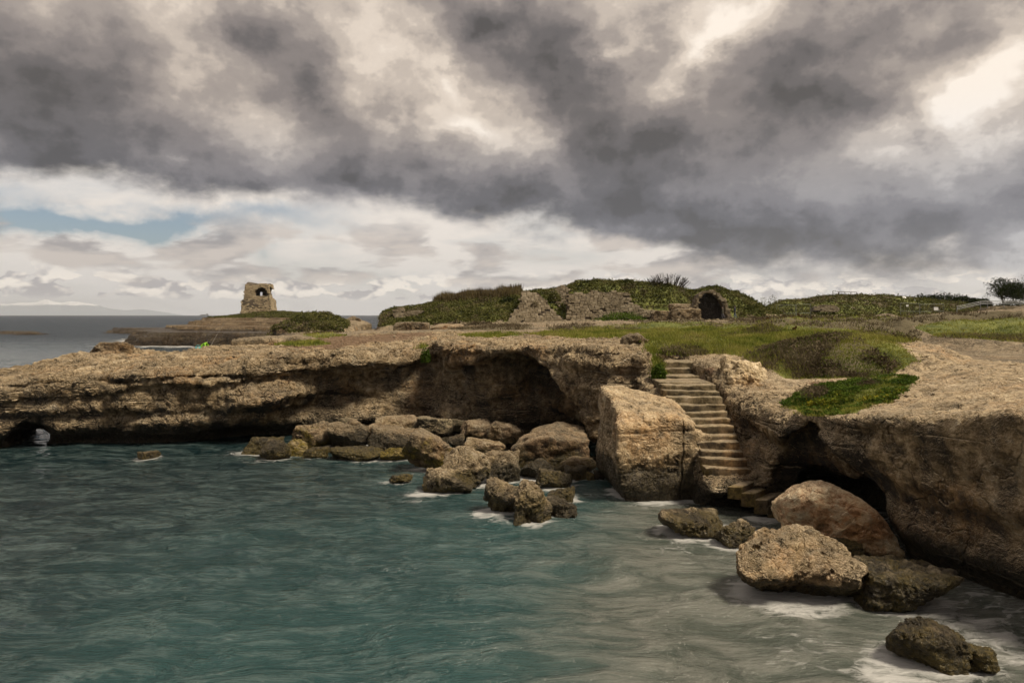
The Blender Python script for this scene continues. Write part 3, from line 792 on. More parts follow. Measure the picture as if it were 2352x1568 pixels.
# ------------------------------------------------------------------ sea
def sea_material():
    m, nt, b, out = new_mat('sea_water')
    geo = nt.nodes.new('ShaderNodeNewGeometry')
    pos = E(nt, geo.outputs['Position']); px, py, pz = xyz(pos)
    at = nt.nodes.new('ShaderNodeVertexColor'); at.layer_name = 'mask'
    foam, shoal, far = xyz(E(nt, at.outputs[0]))
    wob = vmath('SCALE', noise(pos, .35, 2, .5, color=True), 2.2)
    st1 = noise(vmath('ADD', mapping(pos, rot=(0, 0, R(12)), scale=(.55, 1.6, 1)), wob), 1.25, 6, .62, 2.0, .5)
    st2 = noise(vmath('ADD', mapping(pos, rot=(0, 0, R(-18)), scale=(.6, 2.0, 1)), wob), 4.2, 5, .62, 2.0, .3)
    st3 = noise(vmath('ADD', mapping(pos, rot=(0, 0, R(-6)), scale=(.5, 2.2, 1)), wob), 9.0, 4, .6, 2.0, .2)
    bigp = noise(pos, .22, 3, .5)
    deep = (px * .055 - (py - 15.0) * .034 + (bigp - .5) * 1.1).ss(-.95, .45)  # darker left and cliffwards, painting in the cliff's reflection and a dim corner
    col = mix(nt, deep, (.0028, .013, .016), (.024, .066, .067))
    col = mix(nt, (st1 * .45 + st2 * .33 + st3 * .22).ss(.44, .62) * .50, col, (.115, .160, .156))  # pale streaks paint in silvery sky reflections on the ripples
    col = mix(nt, (shoal + (bigp - .5) * .5 + (st1 - .5) * .35).ss(.25, .85), col, mix(nt, st1.ss(.35, .65), (.062, .074, .062), (.150, .156, .138)))
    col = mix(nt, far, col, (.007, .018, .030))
    wisp = noise(vmath('ADD', mapping(pos, rot=(0, 0, R(20)), scale=(.8, 2.2, 1)), vmath('SCALE', noise(pos, .8, 3, .5, color=True), 1.8)), 2.2, 6, .62, 2.0, .8)
    fm = (foam * 1.25 + (wisp - .5) * 2.6 * foam.ss(0, .25) - .28).ss(.12, 1.05)
    fm = fm + (wisp + (bigp - .5) * .4).ss(.66, .80) * .10
    col = mix(nt, (fm * .85).clamp(), col, (.50, .50, .49))
    nt.links.new(col.k, b.inputs['Base Color'])
    b.inputs['IOR'].default_value = 1.33
    rg = fm.lin(0, 1, .07, .7) + far * .30
    nt.links.new(rg.k, b.inputs['Roughness'])
    hgt = st1 * 1.0 + st2 * .45 + st3 * .22
    bm = nt.nodes.new('ShaderNodeBump'); bm.inputs['Strength'].default_value = 1.0
    dist = far.lin(0, 1, .17, .6)
    nt.links.new(dist.k, bm.inputs['Distance'])
    nt.links.new(hgt.k, bm.inputs['Height']); nt.links.new(bm.outputs[0], b.inputs['Normal'])
    return m
M['sea'] = sea_material()

FOAMERS = []      # (x, y, rx, ry) of everything that stands in the water
def build_sea():
    ns, ny = 560, 640
    s = np.linspace(-1.02, 1.02, ns)
    t = np.linspace(0, 1, ny)
    y = np.concatenate([np.linspace(3.5, 9, 60), 9.0 * (60 / 9.0) ** np.linspace(0, 1, 381)[1:], 60.0 * (6500 / 60.0) ** np.linspace(0, 1, 201)[1:]])
    S, Y2 = np.meshgrid(s, y, indexing='ij'); X2 = S * Y2
    amp = .105 * sst(3, 12, Y2) * (1 - .35 * sst(17, 9, Y2 - 1.2 * np.maximum(X2 - 3, 0)))
    wav = fbm(X2 * .8, Y2 * 1.5, freq=.28, octs=2, seed=61) * 1.1 + fbm(X2 * .9, Y2 * 1.9, freq=1.0, octs=3, seed=62) * .75
    z = wav * amp * sst(400, 80, Y2)
    d = np.full(X2.shape, 9.0)
    for cx, cy, rx, ry in FOAMERS:
        q = np.hypot((X2 - cx) / rx, (Y2 - cy) / ry)
        d = np.minimum(d, (q - 1) * min(rx, ry))
    dc, _, _ = sdpoly(X2, Y2, COAST)
    hd, _, _ = sdpoly(X2, Y2, HEAD)
    nz = fbm(X2, Y2, freq=.5, octs=3, seed=63)
    calm = sst(-10.5, -6, X2)
    foam = .75 * sst(.40, -.10, d + nz * .45) + .28 * sst(1.8, .1, d + nz * .8)
    foam = np.maximum(foam, .45 * sst(1.2, .0, dc + nz * .6) * sst(2, 7, X2) * (Y2 < 28))
    foam = np.maximum(foam, .55 * sst(.2, .6, fbm(X2, Y2, freq=.33, octs=2, seed=64)) * sst(3.5, 8, X2) * sst(19, 11, Y2))
    for fu, fv, fr, fs in ((1700, 1210, .75, .8), (1755, 1192, .6, .8), (1640, 1246, .7, .5), (1890, 1398, .8, .6), (1925, 1372, .7, .9), (1985, 1268, .5, .8), (2195, 1432, .9, .8), (2275, 1462, .9, .8), (2330, 1500, .9, .7), (2060, 1555, .8, .9), (2160, 1550, .7, .8), (1120, 1108, .9, .45), (1165, 1192, .8, .7), (1255, 1195, .6, .6), (1005, 1075, 1.0, .4), (640, 1055, 1.0, .35), (590, 1062, .8, .4), (740, 1140, 1.2, .3), (1860, 1500, 1.2, .35), (1540, 1260, .9, .35), (1420, 1190, .8, .35)):
        yy = 8624 / (fv - 723); xx = (fu - 1176) / 1568 * yy
        q = np.hypot((X2 - xx) / (fr * 1.35), (Y2 - yy) / fr) + nz * .35
        foam = np.maximum(foam, fs * sst(1.1, .1, q))
    foam = np.maximum(foam, 1.1 * sst(9, 0, hd + nz * 5) * (Y2 > 80))
    foam = np.maximum(foam, .5 * sst(3, 0, dc + nz * 2) * (Y2 > 38) * (Y2 < 140))
    shoal = sst(-2.0, 6.5, X2 - .15 * (Y2 - 14)) * sst(30, 18, Y2) * .95 + .25 * sst(-7, 0, X2) * sst(30, 12, Y2)
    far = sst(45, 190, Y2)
    V = np.stack([X2, Y2, z], -1).reshape(-1, 3)
    I = np.arange(ns * len(y)).reshape(ns, len(y))
    Q = np.stack([I[:-1, :-1], I[1:, :-1], I[1:, 1:], I[:-1, 1:]], -1).reshape(-1, 4)
    mk = np.stack([foam, shoal, far], -1).reshape(-1, 3)
    # the open sea all round
    b = 7000.0; e = 1.02
    ring = np.array([(-b, -b, -.05), (b, -b, -.05), (b, 3.5, -.05), (-b, 3.5, -.05), (-b, b / e, -.05), (-3.5 * e, 3.5, -.05), (b, b / e, -.05), (3.5 * e, 3.5, -.05)])
    n0 = len(V); V = np.concatenate([V, ring]); mk = np.concatenate([mk, np.tile([0, .3, .3], (8, 1))])
    Q = np.concatenate([Q, n0 + np.array([(0, 1, 2, 3)])])
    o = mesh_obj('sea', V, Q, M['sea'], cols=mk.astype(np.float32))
    tag(o, 'teal sea water with pale foam streaks', kind='structure')
    # land behind the viewpoint, where the photographer stands
    xs = np.linspace(-9, 60, 90); ys = np.linspace(-45, 2.2, 60)
    Xb, Yb = np.meshgrid(xs, ys, indexing='ij')
    d, _, _ = sdpoly(Xb + .5 * fbm(Xb, Yb, freq=.3, octs=3, seed=81), Yb, [(-8, -44), (-7, -6), (-4, 0), (0, 1.6), (6, 1.2), (14, -2), (24, 1), (60, 1.5), (60, -44)])
    hb = np.where(d < 0, -2 + 5.9 * sst(0, .8, -d) ** .5, -2) + .08 * fbm(Xb, Yb, freq=.6, octs=4, seed=82)
    I = np.arange(Xb.size).reshape(Xb.shape)
    Vb = np.stack([Xb, Yb, hb], -1).reshape(-1, 3)
    Qb = np.stack([I[:-1, :-1], I[1:, :-1], I[1:, 1:], I[:-1, 1:]], -1).reshape(-1, 4)
    tag(mesh_obj('near_ground', Vb, Qb, M['far_rock'], cols=np.zeros((len(Vb), 3), np.float32)), 'rocky shore behind the viewpoint', kind='structure')
# ------------------------------------------------------------------ boulders
M['tan'] = rock_material('tan_boulder', disp=.03, wet=.50, stain_shade=.35, warm=1.12, light=.54, strata=.3, pits=.6, algae=.2)  # darker copy of the tan rock, with the pile's shade in its colour
M['golden'] = rock_material('golden_boulder', disp=.03, wet=.35, stain_shade=.25, warm=1.18, light=1.2, strata=.3, pits=.6, algae=.15)  # brighter copy of the tan rock, with sunlight put into its colour
M['grey'] = rock_material('grey_boulder', disp=.03, wet=.20, stain_shade=.8, warm=.86, light=.55, strata=.3)
M['moss'] = rock_material('mossy_boulder', disp=.035, wet=.30, stain_shade=.6, light=.60, algae=1.0, strata=.3, pits=.8)
M['mott'] = rock_material('pitted_boulder', disp=.06, wet=.75, stain_shade=.6, light=.72, algae=.30, pits=1.4, strata=.3)
M['palemott'] = rock_material('pale_topped_boulder', disp=.06, wet=.6, stain_shade=.5, light=1.05, algae=.15, pits=1.4, strata=.3)
M['wetrock'] = rock_material('wet_boulder', disp=.05, wet=1.0, stain_shade=.7, light=.5, algae=.35, pits=1.2, strata=.3)

_ICO = {}
def ico(n):
    if n not in _ICO:
        bm = bmesh.new(); bmesh.ops.create_icosphere(bm, subdivisions=n, radius=1.0)
        v = np.array([x.co[:] for x in bm.verts]); f = np.array([[q.index for q in p.verts] for p in bm.faces]); bm.free()
        _ICO[n] = (v / np.linalg.norm(v, axis=1, keepdims=True), f)
    return _ICO[n]

def rock_shape(w, d, h, seed, sub=5, planes=9, p=40, rough=.085, boxy=0.0, freq=1.2):
    D, f = ico(sub)
    r = np.random.default_rng(seed)
    n = r.standard_normal((planes, 3)); n /= np.linalg.norm(n, axis=1, keepdims=True)
    off = r.uniform(.50, .90, planes)
    ax = np.array([[1, 0, 0], [-1, 0, 0], [0, 1, 0], [0, -1, 0], [0, 0, 1], [0, 0, -1]], float)
    n = np.concatenate([n, ax]); off = np.concatenate([off * (1 + boxy * .5), np.full(6, .92)])
    s = (np.maximum(D @ n.T, 0) / off) ** p
    rad = s.sum(1) ** (-1 / p)
    V = D * rad[:, None]
    lo, hi = V.min(0), V.max(0)
    V = (V - (lo + hi) / 2) / (hi - lo) * np.array([w, d, h])
    m = min(w, d, h)
    fr = freq / m
    q = V + seed * 1.37
    dn = fbm(q[:, 0], q[:, 1], q[:, 2], freq=fr, octs=4, seed=seed % 17) * rough * m * 1.9 - np.abs(fbm(q[:, 0], q[:, 1], q[:, 2], freq=fr * 3, octs=4, seed=3 + seed % 13)) * rough * m * 1.3
    dn = dn + fbm(q[:, 0], q[:, 1], q[:, 2], freq=fr * 5, octs=3, seed=6, ridge=True) * rough * m * .45
    N = V / np.array([w, d, h]) ** 2; N /= np.linalg.norm(N, axis=1, keepdims=True)
    return V + N * dn[:, None], f

def boulder(box, zb, label, mat='boulder', seed=1, depth=.85, sub=5, sink=.12, tilt=0, turn=0, rough=.085, boxy=0.0, name='boulder', cat='boulder', group=None, planes=9, p=40, Y=None, foam=True, drop=0.0, peak=0.0):
    """box = picture frame (u0, v0, u1, v1) of the rock; zb = height of what its foot stands on"""
    u0, v0, u1, v1 = box
    Yf = Y if Y else (H - zb) * F / (v1 - CV)
    wv = (u1 - u0) / F * Yf
    d = wv * depth
    Yc = Yf + d * .32
    w = (u1 - u0) / F * Yc
    ztop = H - (v0 - CV) / F * (Yc + d * .05)
    h = ztop - zb + sink
    x = ((u0 + u1) / 2 - CU) / F * Yc
    V, f = rock_shape(w, d, h, seed, sub, planes, rough=rough, boxy=boxy, p=p)
    if tilt:
        c, s = math.cos(R(tilt)), math.sin(R(tilt)); V = V @ np.array([[c, 0, s], [0, 1, 0], [-s, 0, c]]).T
        lo, hi = V.min(0), V.max(0); V = (V - (lo + hi) / 2) / (hi - lo) * np.array([w, d, h])
    if drop:
        q = np.abs(V[:, 0] / w - peak); V[:, 2] = (V[:, 2] + h / 2) * (1 - drop * np.clip(q, 0, 1) ** 1.3 / .7) - h / 2
    V[:, 2] += h / 2 - sink
    o = mesh_obj(name, V, f, M[mat])
    o.location = (x, Yc, zb); 
    tag(o, label, cat, group)
    if foam and zb < .15 and Yf < 35: FOAMERS.append((x, Yc, w * .44, d * .44))
    return o

def zb_(zx0, zy0, zx1, zy1):       # frame measured in the enlarged view of the rock pile
    return (516.8 + .415 * zx0, 861.3 + .415 * zy0, 516.8 + .415 * zx1, 861.3 + .415 * zy1)

PILE = 'fallen rocks piled at the foot of the cliff'
WATER = 'boulders standing in the shallow water'
for i, (bx_, z0, lab, mt, kw) in enumerate([
    (zb_(1395, 118, 1535, 248), .55, 'smooth blue-grey boulder highest in the cave, against its back wall', 'grey', dict(planes=7, depth=.8)),
    (zb_(1500, 135, 1612, 250), .60, 'dark brown boulder tucked behind the blue-grey boulder in the cave', 'grey', dict(depth=.7)),
    (zb_(1275, 188, 1405, 250), .55, 'low dark rock leaning on the back wall left of the blue-grey boulder', 'grey', dict()),
    (zb_(1590, 206, 1642, 254), .45, 'little brown stone wedged left of the pale faceted boulder', 'tan', dict(sub=4)),
    (zb_(1635, 124, 1838, 268), .42, 'pale grey faceted boulder leaning deep inside the cave mouth', 'boulder', dict(planes=8, tilt=-12)),
    (zb_(1745, 165, 1935, 295), .36, 'rounded speckled boulder in front of the pale faceted one', 'boulder', dict(p=9)),
    (zb_(1070, 228, 1200, 315), .45, 'dark blocky rock at the back of the pile, beside the long slab', 'grey', dict(boxy=.5)),
    (zb_(1174, 238, 1262, 340), .42, 'small upright grey stone shaped like a tooth', 'grey', dict(depth=.9, sub=4)),
    (zb_(1250, 238, 1358, 304), .45, 'small rounded grey stone right of the tooth-shaped stone', 'grey', dict(sub=4)),
    (zb_(1236, 332, 1325, 392), .22, 'small brown rock peeping over the mossy boulder', 'boulder', dict(sub=4)),
    (zb_(1308, 248, 1535, 352), .32, 'broad flat-topped brown boulder in the middle of the pile', 'tan', dict(boxy=.5)),
    (zb_(1455, 252, 1652, 380), .24, 'light brown rounded boulder above the ridged slab', 'tan', dict(p=10)),
    (zb_(840, 228, 1082, 320), .38, 'long low slab lying at the back of the pile', 'tan', dict(boxy=.6, depth=.6)),
    (zb_(765, 268, 870, 345), .30, 'small brown rock at the end of the long low slab', 'tan', dict(sub=4)),
    (zb_(590, 264, 805, 396), .10, 'dark angular boulder beside the ochre boulder at the waterline', 'boulder', dict(planes=9)),
    (zb_(378, 260, 622, 396), .06, 'wide ochre-brown boulder at the end of the rock pile', 'moss', dict(planes=9, depth=.6)),
    (zb_(798, 288, 1108, 424), .10, 'flat-topped tilted slab lying behind the mossy boulder', 'boulder', dict(boxy=.7, tilt=4, planes=8)),
    (zb_(1322, 344, 1555, 440), .12, 'stepped slab with a ridge across its top', 'tan', dict(boxy=.8, depth=.7, tilt=8)),
    (zb_(1582, 272, 2012, 505), .02, 'biggest angular boulder of the pile with a dark shaded side', 'tan', dict(planes=7, depth=.7, seed=77, p=22)),
    (zb_(985, 300, 1305, 535), .0, 'big yellow-green mossy boulder at the edge of the pile', 'moss', dict(planes=7, tilt=22, p=20, seed=23)),
    (zb_(1448, 428, 1625, 596), .0, 'upright brown block standing beside the pitted boulder', 'boulder', dict(boxy=.6, depth=.9)),
    (zb_(1210, 408, 1505, 620), .0, 'large pitted boulder with yellow lichen, next to the mossy boulder', 'mott', dict(rough=.09)),
    (zb_(1638, 464, 1835, 576), .0, 'brown wedge-shaped rock under the biggest angular boulder', 'boulder', dict(planes=8)),
    (zb_(1815, 458, 2065, 545), .0, 'yellowish low rock in front of the dark gap', 'tan', dict(depth=.6)),
    (zb_(1716, 512, 1925, 630), .0, 'ochre slanted rock between the pitted rocks and the gap', 'mott', dict(tilt=14)),
    (zb_(1888, 512, 2010, 584), .0, 'small pitted stone close to the tall limestone wall', 'mott', dict(sub=4)),
    (zb_(2000, 532, 2050, 582), .0, 'little mossy stone at the foot of the tall limestone wall', 'moss', dict(sub=4)),
    (zb_(2040, 530, 2095, 580), .0, 'little brown stone touching the tall limestone wall', 'boulder', dict(sub=4)),
    (zb_(1095, 536, 1375, 656), .0, 'low pitted boulder washed by foam below the mossy boulder', 'mott', dict(rough=.09, depth=.7)),
    (zb_(895, 548, 1035, 596), .0, 'nearly drowned flat rock in front of the mossy boulder', 'wetrock', dict(depth=.6, sub=4)),
    (zb_(596, 398, 870, 464), .0, 'flat wet ledge rock awash in front of the tilted slab', 'wetrock', dict(depth=.55)),
    (zb_(860, 398, 1055, 464), .0, 'thin wet sliver of rock left of the mossy boulder', 'moss', dict(depth=.4)),
    (zb_(105, 348, 310, 440), .0, 'dark low rock at the far tip of the pile', 'wetrock', dict(depth=.6)),
    (zb_(208, 362, 372, 472), .0, 'speckled wet rock at the tip of the pile, splashed by foam', 'wetrock', dict()),
    (zb_(312, 358, 478, 446), .0, 'mossy low rock behind the splashed wet rock', 'moss', dict(depth=.6)),
    (zb_(438, 402, 565, 460), .0, 'small wet rock between the ochre boulder and the water', 'wetrock', dict(sub=4)),
    (zb_(1430, 570, 1695, 788), .0, 'tall dark pitted boulder standing furthest out, left of its twin', 'mott', dict(rough=.11, depth=.8, tilt=10)),
    (zb_(1598, 588, 1806, 830), .0, 'upright dark pitted boulder at the very front of the rock group', 'mott', dict(rough=.11, depth=.8, seed=55)),
    (zb_(1745, 676, 1936, 796), .0, 'flat-faced grey boulder right of the upright pitted one', 'boulder', dict(boxy=.5, depth=.8)),
    (zb_(1795, 622, 1936, 700), .0, 'dark pitted rock sitting behind the flat-faced grey boulder', 'mott', dict(rough=.1)),
    ((322, 1034, 362, 1054), .0, 'lone small pointed rock in dark water before the long cliff', 'tan', dict(planes=6, sub=4, p=22)),
]):
    kw = dict(dict(seed=101 + i * 7, group=PILE if i < 25 else WATER), **kw)
    boulder(bx_, z0, lab, mt, **kw)
for i, (bx_, lab, mt, kw) in enumerate([
    ((1508, 1163, 1662, 1234), 'low mottled boulder, dark with cream patches, before the inscribed block', 'mott', dict(tilt=6, p=9)),
    ((1646, 1192, 1730, 1257), 'small pointed cream and black stone between mottled boulder and broken steps', 'mott', dict(tilt=-25, p=8)),
    ((1782, 1104, 2030, 1275), 'huge rounded tan boulder in front of the dark cave', 'golden', dict(sub=6, planes=6, p=6, seed=12, depth=.95, rough=.07, drop=.5, peak=-.18)),
    ((1892, 1248, 1984, 1306), 'small dark wet rock between the tan boulder and the pale-topped one', 'wetrock', dict()),
    ((1684, 1217, 1950, 1388), 'great pale-topped boulder with dark pitted underside, nearest the steps', 'palemott', dict(sub=6, planes=6, p=6, seed=34, depth=.8, rough=.085, drop=.25, peak=.1)),
    ((1962, 1292, 2165, 1408), 'broad flat grey wet boulder right of the pale-topped boulder', 'wetrock', dict(sub=6, depth=.9, p=10, rough=.09)),
    ((2040, 1416, 2200, 1536), 'dark pointed boulder streaked with running water in the corner', 'wetrock', dict(sub=6, planes=8, p=12, tilt=14, rough=.08)),
    ((2192, 1480, 2284, 1544), 'small dark green weedy rock behind the streaked boulder', 'wetrock', dict()),
]):
    kw = dict(dict(seed=301 + i * 11, group=WATER), **kw)
    boulder(bx_, 0.0, lab, mt, **kw)
big = [o for o in COL.objects if o.get('label', '').startswith('great pale-topped')][0]
bv = np.array([v.co[:] for v in big.data.vertices]) + np.array(big.location)
px_, py_ = big.location.x + .35, big.location.y
pz_ = bv[np.hypot(bv[:, 0] - px_, bv[:, 1] - py_) < .12][:, 2].max()
pu, pv = CU + F * px_ / py_, CV - F * (pz_ - H) / py_
pb = boulder((pu - 6, pv - 7, pu + 7, pv + 1), pz_, 'white pebble lying on top of the great pale-topped boulder', 'boulder', name='pebble', cat='pebble', seed=5, sub=3, sink=.02, Y=py_, p=6, foam=False)
# small stones filling the gaps of the pile
qf = random.Random(77); FILL = set()
for i in range(34):
    t_ = qf.random()
    yy = qf.uniform(25.6, 31.5); xx = qf.uniform(-8.5 + (31.5 - yy) * 1.55, 3.0)
    if xx < -4 and yy < 28.5: continue
    sz = qf.uniform(.35, .8)
    zz = float(np.interp(yy, [24.5, 27, 30, 33], [-.5, -.35, .1, .6]))
    V, f = rock_shape(sz * qf.uniform(1, 1.6), sz, sz * qf.uniform(.7, 1.0), 900 + i, 4, 8)
    o = mesh_obj('small_rock', V, f, M[('boulder', 'tan', 'mott', 'grey')[i % 4]]); o.location = (xx, yy, zz + sz * .25); o.rotation_euler = (qf.uniform(-.4, .4), qf.uniform(-.4, .4), qf.uniform(0, 6))
    near = min((b for b in COL.objects if b.name.startswith('boulder')), key=lambda b: (b.location - o.location).length)
    stop = 'at in with of against standing lying leaning beside behind left right between before tucked highest wedged above under close next touching washed awash sitting shaped peeping'.split()
    ws = near['label'].replace(',', '').split(); cut = next((k for k, w_ in enumerate(ws) if w_ in stop), len(ws))
    side = 'left' if o.location.x < near.location.x else 'right'
    base = 'small %s stone wedged %s the %s' % (('brown', 'ochre', 'pitted', 'dark grey')[i % 4], ('left of', 'right of')[side == 'right'] if abs(o.location.x - near.location.x) > .4 else ('behind' if o.location.y > near.location.y else 'in front of'), ' '.join(ws[:cut]))
    while base in FILL: base = base.replace('small ', 'smaller ', 1) if 'smaller' not in base else base + ' in the pile'
    FILL.add(base)
    tag(o, base, 'rock', 'small stones filling the rock pile')
# rocks that lie on the land
M['pale'] = rock_material('pale_outcrop', disp=.035, wet=0, stain_shade=.25, light=1.2, warm=.96, strata=.4, pits=1.0)
for i, (bx_, Yb, zz, lab, mt, kw) in enumerate([
    ((1640, 818, 1712, 895), 23.2, 2.95, 'pale hollowed outcrop beside the top of the stairs', 'pale', dict(depth=1.0, rough=.11)),
    ((1662, 826, 1758, 905), 22.4, 2.80, 'white weathered outcrop of rock right of the stairs', 'pale', dict(depth=.9, rough=.12, sub=6)),
    ((1700, 832, 1792, 892), 23.6, 2.95, 'low grey-white rock hump between outcrop and scrub mound', 'pale', dict(depth=.8, rough=.1)),
    ((1425, 768, 1494, 795), 28.6, 4.15, 'rounded loose rock on the cliff top by the meadow', 'boulder', dict(depth=.8)),
    ((1150, 760, 1216, 778), 38.5, 4.15, 'low pale rock lying in the grass above the cave', 'boulder', dict(depth=.7)),
    ((2020, 846, 2075, 862), 22.5, 3.58, 'small grey rock at the end of the scrub mound', 'boulder', dict(depth=.8)),
    ((205, 786, 300, 812), 32.4, 3.70, 'weathered knob of rock crowning the long cliff', 'boulder', dict(depth=.5, rough=.1)),
    ((795, 726, 832, 742), 126, 3.7, 'tawny rock hump standing before the open sea by the gap', 'boulder', dict(depth=.8)),
    ((990, 744, 1064, 764), 88, 3.6, 'big cut limestone block below the scrub hill', 'tan', dict(boxy=.8, depth=.5)),
    ((905, 740, 985, 766), 86, 3.4, 'squared pale limestone block near the gap to the sea', 'boulder', dict(boxy=.9, depth=.5)),
    ((1066, 748, 1160, 764), 90, 3.5, 'long ochre limestone ledge under the scrub hill', 'tan', dict(boxy=.9, depth=.35)),
    ((1538, 711, 1606, 737), 96, 4.5, 'squared rock platform standing before the ruined vault', 'boulder', dict(boxy=1.0, depth=.5)),
    ((1536, 699, 1602, 714), 98, 5.4, 'upper rock step lying on the squared platform', 'boulder', dict(boxy=1.0, depth=.4)),
    ((1496, 714, 1540, 736), 96.5, 4.5, 'smaller squared rock left of the platform', 'boulder', dict(boxy=1.0, depth=.5)),
]):
    kw = dict(dict(seed=501 + i * 13, name='rock', cat='rock', foam=False), **kw)
    boulder(bx_, zz, lab, mt, Y=Yb, sink=.35, **kw)

# ------------------------------------------------------------------ inscribed block
def plane_hit(u, v, a, b):
    """where the view line meets the upright plane through plan points a, b"""
    dx, dz = (u - CU) / F, -(v - CV) / F
    nx, ny = b[1] - a[1], -(b[0] - a[0])
    t = (nx * a[0] + ny * a[1]) / (nx * dx + ny)
    return (dx * t, t, H + dz * t)

def build_block():
    st = .05
    xs = np.arange(2.3, 6.5, st); ys = np.arange(19.0, 24.2, st); zs = np.arange(-.8, 3.6, st)
    X, Y, Z = [a.astype(np.float32) for a in np.meshgrid(xs, ys, zs, indexing='ij')]
    shp = X.shape; ext = (4.2, 5.2, 4.4)
    n1 = bnoise(shp, ext, (1.2, 1.2, .8), 11); n2 = bnoise(shp, ext, (.4, .4, .3), 12)
    def pl(a, b, lean=0.0):
        nx, ny = b[1] - a[1], -(b[0] - a[0]); L = math.hypot(nx, ny); nx /= L; ny /= L
        return nx * (X - a[0]) + ny * (Y - a[1]) + lean * (Z - 1.5)
    fA, fB = (3.10, 19.95), (6.02, 20.36)
    f = pl(fA, fB, .04)
    f = smax(f, pl((2.98, 22.6), (3.10, 19.95), .0), .10)
    f = smax(f, pl((6.02, 20.35), (5.25, 22.8), .02), .12)
    f = smax(f, Y - 23.2, .2)
    top = -1.22 - .1 * X + .2 * Y + .10 * n1
    top = top - .30 * sst(5.0, 5.8, X) * sst(22.4, 20.6, Y) - .10 * sst(20.6, 20.0, Y)
    f = smax(f, Z - top, .14)
    f = f + .05 * n1 + .03 * n2 + .25 * sst(.55, -.1, Z) + .05 * np.exp(-((Z - 2.02 - .02 * (X - 4)) / .04) ** 2)
    V, Q = surface_nets(f, xs, ys, zs)
    N = vnormals(V, Q)
    # one finer level where the letters stand
    V, Q = subdivide(V, Q)
    N = vnormals(V, Q)
    x, y, z = V[:, 0], V[:, 1], V[:, 2]
    V = V + N * (.035 * fbm(x, y, z, freq=2.5, octs=4, seed=71, ridge=True) + .012 * fbm(x, y, z, freq=9, octs=2, seed=72))[:, None]
    strokes = []
    def st_(pts, w=.024, dep=.05): strokes.append(([plane_hit(u, v, fA, fB) for u, v in pts], w, dep))
    st_([(1531, 1044), (1532.5, 1055), (1534, 1066), (1544, 1066)], .03)                      # L
    st_([(1556, 1048), (1550, 1046), (1546, 1050), (1549, 1056), (1554, 1059), (1555, 1065), (1549, 1069), (1544, 1066)], .03)   # S
    st_([(1534, 1077), (1534, 1085), (1540, 1085)], .02, .05)                                   # L
    st_([(1542, 1077), (1542, 1085), (1548, 1085), (1548, 1077)], .02, .05)                     # U
    st_([(1551, 1086), (1551, 1078), (1556, 1079), (1552, 1082), (1557, 1086)], .02, .05)       # R
    st_([(1573, 945), (1570, 965), (1571, 985), (1567, 1010), (1569, 1040), (1565, 1065), (1567, 1090), (1562, 1120), (1565, 1150)], .022, .10)   # crack
    push = np.zeros(len(V))
    front = N[:, 1] < -.2
    for pts, w, dep in strokes:
        for a, b in zip(pts[:-1], pts[1:]):
            a = np.array(a); b = np.array(b); e = b - a
            wv = V - a; t = np.clip((wv @ e) / (e @ e), 0, 1)
            q = wv - t[:, None] * e
            d = np.sqrt(q[:, 0] ** 2 + q[:, 2] ** 2 + (q[:, 1] * .15) ** 2)
            push = np.maximum(push, dep * sst(w * 1.7, w * .6, d) * front)
    V = V + np.array([.2, .98, 0]) * push[:, None]
    o = mesh_obj('rock_block', V, Q, M['block'])
    tag(o, 'great squared limestone block with letters cut into its face, beside the stairs', 'rock')
    FOAMERS.append((4.5, 21.3, 1.35, 1.35))

def subdivide(V, Q):
    e = np.concatenate([Q[:, [0, 1]], Q[:, [1, 2]], Q[:, [2, 3]], Q[:, [3, 0]]]); es = np.sort(e, 1)
    key = es[:, 0].astype(np.int64) * len(V) + es[:, 1]
    uq, inv = np.unique(key, return_inverse=True)
    mid = (V[uq // len(V)] + V[uq % len(V)]) / 2
    cen = V[Q].mean(1)
    n = len(Q); m0 = len(V); c0 = m0 + len(mid)
    ei = (inv + m0).reshape(4, n)
    ci = np.arange(n) + c0
    out = [np.stack([Q[:, k], ei[k], ci, ei[(k + 3) % 4]], 1) for k in range(4)]
    return np.concatenate([V, mid, cen]), np.concatenate(out)
build_block()

# ------------------------------------------------------------------ stairs
M['step'] = rock_material('worn_step_stone', disp=.012, wet=0, stain_shade=.55, light=.55, warm=.92, strata=.2, pits=.3, true_disp=False)
M['stepmoss'] = rock_material('mossy_step_stone', disp=.012, wet=0, stain_shade=.5, light=.60, warm=1.0, algae=.5, strata=.2, pits=.3, true_disp=False)

